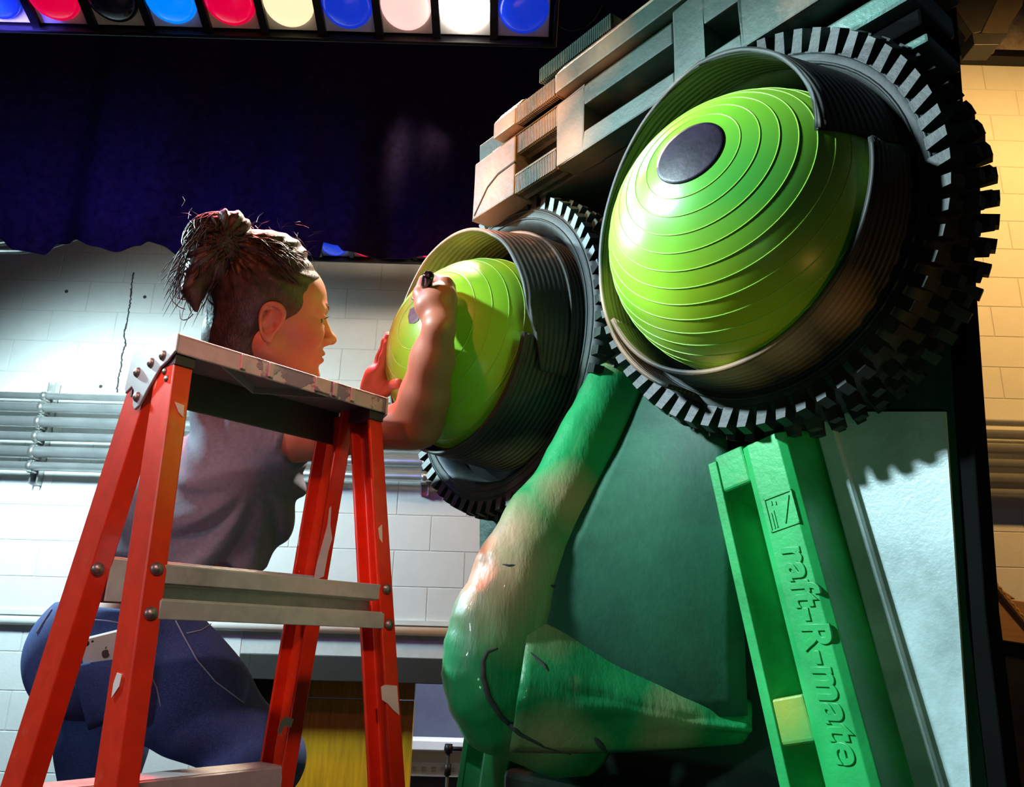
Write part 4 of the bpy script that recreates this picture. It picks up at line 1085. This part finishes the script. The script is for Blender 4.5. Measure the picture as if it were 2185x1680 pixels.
# arms
def mid(a, b, t): return V(a)+(V(b)-V(a))*t
B_.chain([shN, mid(shN, elN, .45), mid(shN, elN, .9), elN], [.044, .041, .036, .037], .02)
fdir = (wrN-elN).normalized()
B_.chain([elN, mid(elN, wrN, .3), mid(elN, wrN, .68), wrN], [.036, .0375, .0315, .0255], .03)
B_.chain([shF, mid(shF, elF, .5), elF], [.044, .039, .035], .02); B_.chain([elF, mid(elF, wrF, .35), wrF], [.036, .036, .024], .018)
# near hand, closed round the marker
hN = at(930, 645, 1.370)
px_ = lambda u, v, d: at(u, v, d)
B_.chain([wrN, px_(936, 672, 1.366), px_(932, 645, 1.370)], [.0255, .027, .029], .012)
B_.cap(px_(918, 652, 1.366), px_(944, 634, 1.376), .021, .024, .016)
FN_ = [([(948, 628, 1.370), (951, 604, 1.382), (930, 598, 1.408), (908, 622, 1.420)], .0105),
       ([(953, 634, 1.378), (957, 612, 1.394), (938, 608, 1.420), (912, 636, 1.428)], .0105),
       ([(954, 644, 1.384), (960, 626, 1.402), (942, 624, 1.428), (916, 650, 1.434)], .0098),
       ([(950, 656, 1.386), (956, 642, 1.406), (940, 642, 1.428), (920, 662, 1.434)], .0088)]
for pts, r_ in FN_:
    B_.chain([px_(*q) for q in pts], [r_*1.12, r_*1.05, r_*.95, r_*.82], .006)
B_.chain([px_(926, 674, 1.360), px_(906, 655, 1.360), px_(896, 628, 1.374), px_(903, 598, 1.396)], [.017, .0145, .0115, .0090], .008)
# far hand, spread on the ball
def ballpt(u, v, lift=1.0): return decal('', [(u, v)], BL, pL, .19, .175, None, None, lift)[0]
B_.chain([wrF, at(801, 828, 1.572), at(806, 805, 1.565)], [.024, .026, .026], .012)
B_.cap(at(806, 815, 1.552), at(801, 800, 1.590), .018, .018, .012)
for pts, r_ in (([(811, 795, 1.548), (821, 762, 1.545), (828, 738, 1.548), (828, 720, 1.556)], .0092), ([(806, 790, 1.566), (816, 756, 1.566), (824, 730, 1.572), (828, 716, 1.582)], .0092),
                ([(802, 792, 1.585), (812, 762, 1.590), (822, 742, 1.600), (828, 732, 1.612)], .0088), ([(802, 802, 1.602), (804, 780, 1.610), (818, 766, 1.620), (828, 760, 1.632)], .0078)):
    B_.chain([at(*q) for q in pts], [r_*1.1, r_, r_*.95, r_*.8], .006)
tb = ballpt(850, 818, 1.04)
B_.chain([at(806, 838, 1.566), at(822, 832, 1.545), at(836, 823, 1.535), tb], [.015, .0125, .0105, .0088], .008)
# legs
B_.chain([hipN, knN, anN], [.075, .050, .035], .03); B_.chain([hipF, knF, anF], [.075, .050, .035], .03)
def P2(p): return tuple(p)
skinM, N, L, Bs = newmat('skin')
geo = N.new('ShaderNodeNewGeometry')
sk = mix(N, L, ramp(N, L, noise(N, L, 18, 4, .6, 'World'), .3, .7), (.42, .145, .085), (.50, .185, .115))
for p, r_, col in ((H(.103, 0, -.0575), .011, (.34, .09, .08)), (H(.101, 0, -.069), .011, (.36, .10, .09)), (H(.103, -.012, -.063), .010, (.34, .09, .08)), (H(-.004, -.085, -.004), .024, (.46, .15, .10)), (H(.07, -.045, -.03), .02, (.48, .18, .12))):
    vm = N.new('ShaderNodeVectorMath'); vm.operation = 'DISTANCE'; L.new(geo.outputs['Position'], vm.inputs[0]); vm.inputs[1].default_value = tuple(p)
    sk = mix(N, L, ramp(N, L, vm.outputs['Value'], r_, r_*.5), sk, col)
L.new(sk, Bs.inputs['Base Color']); Bs.inputs['Roughness'].default_value = .48; Bs.inputs['Subsurface Weight'].default_value = .12; Bs.inputs['Subsurface Radius'].default_value = (.02, .008, .004)
bump(N, L, Bs, noise(N, L, 300, 3, .6, 'World'), .08, .001)
hx = HC.x; hz = HC.z
xs = axis_pts(-1.0, -.02, [(hx-.15, hx+.17), (-.30, -.07)], .0055, .0026); ys = axis_pts(1.10, 1.95, [(HC.y-.12, HC.y+.12)], .0055, .0028); zs = axis_pts(.95, hz+.16, [(hz-.14, hz+.16)], .0055, .0026)
# one box per limb region keeps the grid small: everything is one field, one mesh
body = sdf_obj('body', B_, xs, ys, zs, skinM, per, 1)
# ---- eyes, brows
for s in (-1, 1):
    c = H(.0800, s*.033, -.001)
    look = (at(893, 670, 1.49)-c).normalized()
    o = MB().lathe([(max(.0001, .0125*HK*math.sin(t)), .0125*HK*math.cos(t)) for t in [math.pi*i/20 for i in range(21)]], c, look, 24).build('eye', mat('eye_white', (.75, .72, .68), .2, var=.05), per)
    MB().lathe([(.0001, .0132*HK), (.003, .0130*HK), (.006, .0118*HK), (.0064, .0108*HK)], c, look, 20).build('iris', mat('brown_iris', (.05, .025, .012), .12), o)
    # upper lash line
    lm = MB()
    for i in range(13):
        t = i/12; p = H(.0905+.0075*math.sin(math.pi*t), s*(.019+.029*t), .0025+.004*math.sin(math.pi*t))
        lm.tube([p, p+(hf*.006+hl_*s*.003*(t-.3)+hu*.0025)*HK], [.0006, .0002], 4)
    lm.build('eyelashes', M['black'], per)
    bmh = MB()
    for i in range(46):
        t = i/45; p = H(.1065-.026*t*t, s*(.014+.038*t), .0215+.007*math.sin(t*2.6)+random.uniform(-.0022, .0022))
        dr_ = (hl_*s*.8-hf*(.15+.6*t)+hu*(.25-.5*t)).normalized()
        bmh.tube([p, p+dr_*.005, p+dr_*.010-hf*.001], [.0008, .0007, .0002], 4)
    bmh.build('eyebrow', mat('dark_brow_hair', (.03, .016, .010), .6), per)

# ---- helpers that find the surface of a field along a pixel's ray
def surf(F, u, v, d0=1.1, d1=1.9, n=500, lift=.0):
    ds = np.linspace(d0, d1, n); r_ = npv(ray(u, v)); P = (npv(CC)+ds[:, None].astype(f32)*r_).astype(f32); d = F(P); k = np.where(d < lift)[0]
    return at(u, v, float(ds[k[0]])) if len(k) else at(u, v, 1.5)
def custom(f, c, r_): c = npv(c); return f, c-r_, c+r_
# ---- t-shirt
T = Sdf()
T.ell(chest, (.112, .165, .165), .05, TR); T.ell(belly+fr_dir*.012, (.112, .152, .15), .06, TR); T.cap(at(545, 1030, 1.59), at(470, 1200, 1.575), .085, .092, .06)
T.cap(neckB+sp_dir*-.035, shN, .062, .060, .04); T.cap(neckB+sp_dir*-.035, shF, .062, .060, .04)
T.cap(at(330, 1080, 1.55), at(310, 1220, 1.53), .07, .07, .06)
for s_, e_, t_ in ((shN, elN, .26), (shF, elF, .30)):
    s_, e_ = V(s_), V(e_); end = s_+(e_-s_)*t_; ax_ = npv((e_-s_).normalized()); cf = s_cap(s_-(e_-s_)*.05, e_, .058, .066)[0]; en = npv(end)
    T.add(custom(lambda p, cf=cf, ax_=ax_, en=en: np.maximum(cf(p), (p-en)@ax_), mid(s_, end, .5), .16), .03)
T.add(half(UZ*-.85-sp_dir*.15, at(400, 1206, 1.5)), 0, 'h')
T.cut(s_ell(neckB+sp_dir*.045+fr_dir*.015, (.075, .075, .05), TR), .01)
arm0 = npv(at(545, 1010, 1.50)); fr_, sp_v, lf_ = npv(fr_dir), npv(sp_dir), npv(tlf)
class Shirt:
    def __call__(s, p):
        d = T(p); q = p-arm0; x = q@fr_; z = q@sp_v; r_ = np.sqrt(x*x+z*z)+1e-6; an = np.arctan2(z, x)
        w_ = np.clip((r_-.04)/.08, 0, 1)*np.clip((.34-r_)/.12, 0, 1)
        fold = np.abs(np.sin(an*5.5+r_*9+.8*np.sin(q@lf_*14)))**1.5*w_*.012+np.sin(an*13+r_*30)*w_*.0035
        return d-fold+.006
shirtM = mat('heather_grey_cotton', (.20, .215, .29), .85, var=.12, scale=120, bmp=.25, bscale=500, bdist=.001, spec=.2)
g = lambda a, b, st=.0048: np.arange(a, b, st, dtype=f32)
SH = Shirt()
sdf_obj('t_shirt', SH, g(-.98, -.25), g(1.22, 1.86), g(1.5, 1.98), shirtM, per, 1)
# ---- jeans
J = Sdf()
J.ell(pelv+sp_dir*.005, (.112, .158, .125), .05, TR)
J.ell(at(190, 1398, 1.48), (.108, .10, .112), .05); J.ell(at(195, 1390, 1.63), (.11, .10, .112), .05)
def legj(h_, k_, a_, r0): J.chain([h_, mid(h_, k_, .5), k_, mid(k_, a_, .35), a_+UZ*.03], [r0, r0*.86, r0*.68, r0*.60, .046], .03)
legj(hipN, knN, anN, .098); legj(hipF, knF, anF, .094)
J.cap(mid(hipN, pelv, .2), mid(hipN, knN, .3), .10, .098, .05)
J.add(half(UZ*.8+sp_dir*.2, at(300, 1302, 1.5)), 0, 'h')
class Jeans:
    def __call__(s, p):
        d = J(p); q = p-npv(hipN); 
        w_ = np.clip(1-np.linalg.norm(q-npv((knN-hipN)*.15), axis=1)/.17, 0, 1)
        return d-np.sin((q@npv((knN-hipN).normalized()))*85+2*np.sin(q[:, 2]*20))*.004*w_
jeanM, N, L, Bs = newmat('blue_denim')
jc = mix(N, L, ramp(N, L, noise(N, L, 7, 4, .6, 'World'), .35, .65), (.026, .046, .16), (.05, .09, .28))
jc = mix(N, L, ramp(N, L, noise(N, L, 380, 2, .5, 'World'), .45, .7, 0, .18), jc, (.20, .26, .42))
L.new(jc, Bs.inputs['Base Color']); Bs.inputs['Roughness'].default_value = .8; Bs.inputs['Specular IOR Level'].default_value = .2
bump(N, L, Bs, noise(N, L, 420, 2, .5, 'World'), .2, .001)
JF = Jeans()
jo = sdf_obj('jeans', JF, g(-1.06, -.28, .0055), g(1.18, 1.86, .0055), g(.68, 1.60, .0055), jeanM, per, 1)
stitchM = mat('pale_stitching', (.30, .34, .46), .8)
def on_jeans(pxs, rad, name, m, n=10, lift=.0015):
    pts = []
    for (a, b) in zip(pxs[:-1], pxs[1:]):
        for i in range(n): pts.append(surf(JF, a[0]+(b[0]-a[0])*i/n, a[1]+(b[1]-a[1])*i/n, lift=lift))
    pts.append(surf(JF, *pxs[-1], lift=lift))
    ok = [pts[0]]
    for p in pts[1:]:
        if .0005 < (p-ok[-1]).length < .05: ok.append(p)
    if len(ok) > 2: MB().tube(ok, rad, 6).build(name, m, jo)
for pl_ in ([(190, 1322), (225, 1325), (262, 1330), (330, 1334)], [(375, 1325), (392, 1358), (420, 1408), (460, 1455), (520, 1500)], [(150, 1440), (175, 1490), (200, 1522), (222, 1545)], [(398, 1352), (430, 1345), (450, 1332)], [(320, 1435), (335, 1470), (343, 1508)], [(78, 1350), (90, 1330), (110, 1300)]):
    on_jeans(pl_, .0012, 'stitched_seam', stitchM)
# back pocket: a panel of denim standing off the seat
def panel(pxs, name, m, lift, th, nn=9):
    A, B, C_, D_ = pxs; G = []
    for i in range(nn):
        f = i/(nn-1); row = []
        for j in range(nn):
            q = j/(nn-1); u = (A[0]*(1-q)+B[0]*q)*(1-f)+(D_[0]*(1-q)+C_[0]*q)*f; v = (A[1]*(1-q)+B[1]*q)*(1-f)+(D_[1]*(1-q)+C_[1]*q)*f
            row.append(surf(JF, u, v, lift=lift))
        G.append(row)
    return MB().grid(G).build(name, m, jo, solid=th)
panel([(150, 1420), (285, 1402), (280, 1525), (190, 1558)], 'back_pocket', jeanM, .024, .003)
# ---- shoes
shoeM = mat('black_canvas_shoe', (.015, .015, .018), .7, var=.2)
for an, tw in ((anN, V((.80, -.55, 0)).normalized()), (anF, V((.78, -.60, 0)).normalized())):
    Sh = Sdf(); so = an-UZ*.055
    Sh.chain([so-tw*.03+UZ*.02, so+tw*.06+UZ*.008, so+tw*.13], [.036, .036, .030], .02); Sh.cap(an, so+UZ*.02, .040, .042, .02)
    Sh.add(half(UZ*-1, so-UZ*.013), 0, 'h')
    c = so+tw*.05
    so_ = sdf_obj('shoe', Sh, g(c.x-.17, c.x+.17, .005), g(c.y-.17, c.y+.17, .005), g(so.z-.03, so.z+.13, .005), shoeM, per, 1)
# ---- hair
HRM = np.array([tuple(x) for x in HR], f32)
def hl2(p): return ((p-npv(HC))@HRM.T)/HK
Ha = Sdf()
Ha.ell(H(-.004, 0, .042), (.099*HK, .080*HK, .091*HK), .01, HR)
def facecut(p):
    q = hl2(p); return (np.sqrt(((q[:, 0]-.115)/.055)**2+(q[:, 2]/.088)**2)-1)*.05
def lowcut(p):
    q = hl2(p); return (q[:, 0]*.60-q[:, 2]*.80-.042)*HK
def lowcut2(p):
    q = hl2(p); return (-q[:, 2]-.10)*HK
Ha.ell(H(-.043, 0, -.040), (.060*HK, .063*HK, .080*HK), .02, HR)
Ha.add((lowcut, None, None), 0, 'h'); Ha.add((lowcut2, None, None), 0, 'h'); Ha.add((lambda p: -facecut(p), None, None), 0, 'h')
for s in (-1, 1): Ha.cut(s_ell(H(-.002, s*.088, -.016), (.021*HK, .030*HK, .034*HK), HR), .004)
Ha.ell(H(.008, 0, .114), (.052*HK, .050*HK, .024*HK), .03, HR); Ha.ell(H(-.03, 0, .118), (.060*HK, .052*HK, .028*HK), .03, HR)
BUN = H(-.083, -.005, .112)
Ha.ell(BUN, (.055*HK, .050*HK, .052*HK), .012, HR); Ha.ell(H(-.070, -.03, .146), (.030*HK, .026*HK, .024*HK), .012, HR); Ha.ell(H(-.102, -.024, .088), (.034*HK, .030*HK, .04*HK), .012, HR)
Ha.cap(H(-.108, -.030, .080), H(-.124, -.038, .030), .028, .020, .015); Ha.cap(H(-.124, -.038, .030), H(-.118, -.040, -.002), .020, .005, .01)
hairM, N, L, Bs = newmat('dark_brown_hair')
hc_ = mix(N, L, ramp(N, L, noise(N, L, 60, 4, .6, 'World', (1, 1, 1)), .3, .7), (.009, .005, .006), (.055, .024, .022))
L.new(hc_, Bs.inputs['Base Color']); Bs.inputs['Roughness'].default_value = .45; Bs.inputs['Specular IOR Level'].default_value = .4
bump(N, L, Bs, noise(N, L, 260, 3, .6, 'World', (1, 1, .3)), .5, .003)
class HairF:
    def __call__(s, p):
        d = Ha(p); q = hl2(p); r_ = np.sqrt((q[:, 0]+.083)**2+(q[:, 2]-.112)**2); an = np.arctan2(q[:, 2]-.112, q[:, 0]+.083)
        w_ = np.clip((q[:, 2]-.02)/.05, 0, 1)
        return d-(np.sin(an*16+r_*40+np.sin(q[:, 1]*60))*.0028+np.sin(an*37-r_*90)*.0012)*w_
hair = sdf_obj('hair', HairF(), g(HC.x-.23, HC.x+.13, .0032), g(HC.y-.16, HC.y+.14, .0032), g(HC.z-.13, HC.z+.21, .0032), hairM, per, 1)
st_ = MB(); rr_ = random.Random(3)
def lerp3(a, b, c_2, t): return a*(1-t)**2+b*2*t*(1-t)+c_2*t*t
# combed up from the hairline to the bun
for i in range(420):
    ph = rr_.uniform(-1.25, 1.25); th = rr_.uniform(.10, .95) if rr_.random() < .6 else rr_.uniform(-.45, .5)
    x = -.014+.104*math.cos(th)*math.cos(ph); y = .082*math.sin(ph)*(math.cos(th)*.5+.5) ; z = .042+.094*math.sin(th)
    root = H(x, y, z+.004)
    qv = npv(root)[None]; 
    if facecut(qv)[0] < -.004 or lowcut(qv)[0] > -.002: continue
    end = BUN+(hf*rr_.uniform(.015, .045)+hl_*rr_.uniform(-.035, .035)+hu*rr_.uniform(-.03, .035))*HK
    mp = H(-.02+rr_.uniform(-.02, .03), y*1.25+rr_.uniform(-.01, .01), .150-.45*abs(y)+rr_.uniform(-.006, .012)-(.03 if z < .06 else 0))
    pts = [lerp3(root, mp, end, k/9)+hu*.003*math.sin(k*1.3+i) for k in range(10)]
    st_.tube(pts, [.0006]+[.0011]*7+[.0009, .0004], 4, cap=False)
# wound round the bun
for i in range(230):
    t0 = rr_.uniform(0, 6.28); sp0 = rr_.uniform(1.2, 3.0)*(1 if rr_.random() < .8 else -1); ax0 = rr_.uniform(-.9, .9); rr0 = rr_.uniform(1.0, 1.10)
    pts = []
    for k in range(10):
        t = t0+sp0*k/9; l_ = ax0+.5*math.sin(k*.5+i); cr = math.cos(l_)
        pts.append(BUN+(hf*.055*math.cos(t)*cr+hu*.052*math.sin(t)*cr+hl_*.050*math.sin(l_))*HK*rr0)
    st_.tube(pts, [.0004]+[.0012]*7+[.0008, .0003], 4, cap=False)
# loose ends hanging behind
for i in range(150):
    a = H(-.098+rr_.uniform(-.03, .03), rr_.uniform(-.06, .03), .098+rr_.uniform(-.03, .04)); ln = rr_.uniform(.04, .105)
    sw = rr_.uniform(-.035, .02); pts = []
    for k in range(9):
        t = k/8; pts.append(a+(hf*(sw*t*t-.022*math.sin(t*2.2))+hl_*rr_.uniform(-.003, .003)-hu*ln*t)*HK)
    st_.tube(pts, [.0010]*6+[.0008, .0006, .0002], 4, cap=False)
# curls and fly-aways
for u0, v0, pts2 in ((395, 660, [(372, 655), (362, 630), (366, 600)]), (392, 590, [(370, 610), (360, 600), (358, 585)]), (400, 640, [(385, 640), (370, 632), (362, 618)]), (412, 670, [(395, 690), (385, 680), (383, 660)]), (520, 500, [(535, 480), (548, 472), (560, 478)]), (600, 520, [(620, 500), (640, 510), (655, 530)]), (470, 480, [(490, 470), (510, 468), (525, 476)]), (640, 540, [(655, 530), (664, 545), (672, 565)]), (425, 520, [(408, 512), (398, 520), (388, 540)])):
    pp = [at(u0, v0, 1.57)]+[at(u, v, 1.57) for u, v in pts2]
    st_.tube([lerp3(pp[0], pp[1], pp[2], k/8) if k < 8 else pp[2] for k in range(9)]+[(pp[2]+pp[3])/2, pp[3]], [.0012]*6+[.0010, .0009, .0008, .0006, .0003], 4, cap=False)
for i in range(70):
    a = H(-.05+rr_.uniform(-.10, .12), rr_.uniform(-.06, .05), .135+rr_.uniform(-.03, .03)); d_ = V((rr_.uniform(-1, 1), rr_.uniform(-.5, .5), rr_.uniform(.2, 1))).normalized()
    st_.tube([a, a+d_*.012, a+d_*.022+V((rr_.uniform(-.01, .01), 0, -.002))], [.0005, .0004, .0002], 3, cap=False)
so2 = st_.build('hair_strands', hairM, hair, fixn=False)
# ---- marker pen in the closed hand
tip = ballpt(895, 674, 1.006); endp = at(915, 586, 1.340)
md = (tip-endp).normalized(); Lm = (tip-endp).length
mk = empty('marker_pen', endp, 'black marker pen held in the raised fist against the left eyeball', 'marker')
blkP = mat('glossy_black_plastic', (.010, .008, .012), .18, var=.3, coat=.5)
MB().lathe([(.0001, 0), (.0075, .0), (.0092, .002), (.0095, .03), (.0090, Lm-.035), (.0060, Lm-.024), (.0035, Lm-.010), (.0001, Lm-.010)], endp, md, 20).build('barrel', blkP, mk)
MB().lathe([(.0001, Lm-.011), (.0024, Lm-.011), (.0016, Lm-.001), (.0001, Lm)], endp, md, 12).build('nib', M['black'], mk)
sdv = md.cross(CF).normalized()
MB().box(endp+md*.018-CF*.0105, md*.018, sdv*.0022, CF*.0012).build('clip', blkP, mk, bevel=.0006)
# ---- phone in the back pocket
pc = surf(JF, 222, 1402, lift=.006); n1 = surf(JF, 252, 1402, lift=.010)-pc; n2 = surf(JF, 222, 1432, lift=.010)-surf(JF, 222, 1372, lift=.010)
pn = n1.cross(n2).normalized(); pn = pn if pn.dot(CC-pc) > 0 else -pn
ang = R(14); ux = (CX*math.cos(ang)+CY*math.sin(ang)); ux = (ux-pn*ux.dot(pn)).normalized(); uy = pn.cross(ux)
if uy.dot(CY) < 0: uy = -uy
ph = empty('phone', pc-uy*.06, 'pale phone sticking out of the back pocket of the jeans', 'phone')
phM = mat('champagne_phone_back', (.74, .66, .58), .3, .2, var=.05)
ctr = pc+pn*.002-uy*.008
MB().box(ctr, ux*.034, uy*.046, pn*.0036).build('case', phM, ph, bevel=.0034, bseg=3)
cpos = ctr+ux*-.022+uy*.036+pn*.0038
MB().lathe([(.0001, .0008), (.0042, .0006), (.0046, 0), (.0001, 0)], cpos, pn, 18).build('camera_lens', M['black'], ph)
MB().lathe([(.0001, .0006), (.0018, .0005), (.0020, 0), (.0001, 0)], cpos+ux*.010+uy*.001, pn, 12).build('camera_flash', M['black'], ph)
# emblem: a bitten fruit with a leaf
em = MB(); cen = ctr+uy*.012+ux*.006+pn*.0038; out = []
for i in range(40):
    t = 2*math.pi*i/40; r_ = .0068*(1+.10*math.cos(2*t+math.pi))*(1-.16*max(0, math.sin(t))**8-.08*max(0, -math.sin(t))**8)
    x, y = math.cos(t)*r_, math.sin(t)*r_*1.02
    dx, dy = x-.0078, y-.0008
    if math.hypot(dx, dy) < .0030: k = .0030/max(1e-6, math.hypot(dx, dy)); x, y = .0078+dx*k, .0008+dy*k
    out.append(cen+ux*x+uy*y)
em.prism(out, pn*.0003); lf = [cen+ux*.0006+uy*.0078, cen+ux*.0030+uy*.0090, cen+ux*.0038+uy*.0118, cen+ux*.0014+uy*.0106]
em.prism(lf, pn*.0003); em.build('emblem', mat('dark_emblem', (.10, .05, .05), .4), ph)
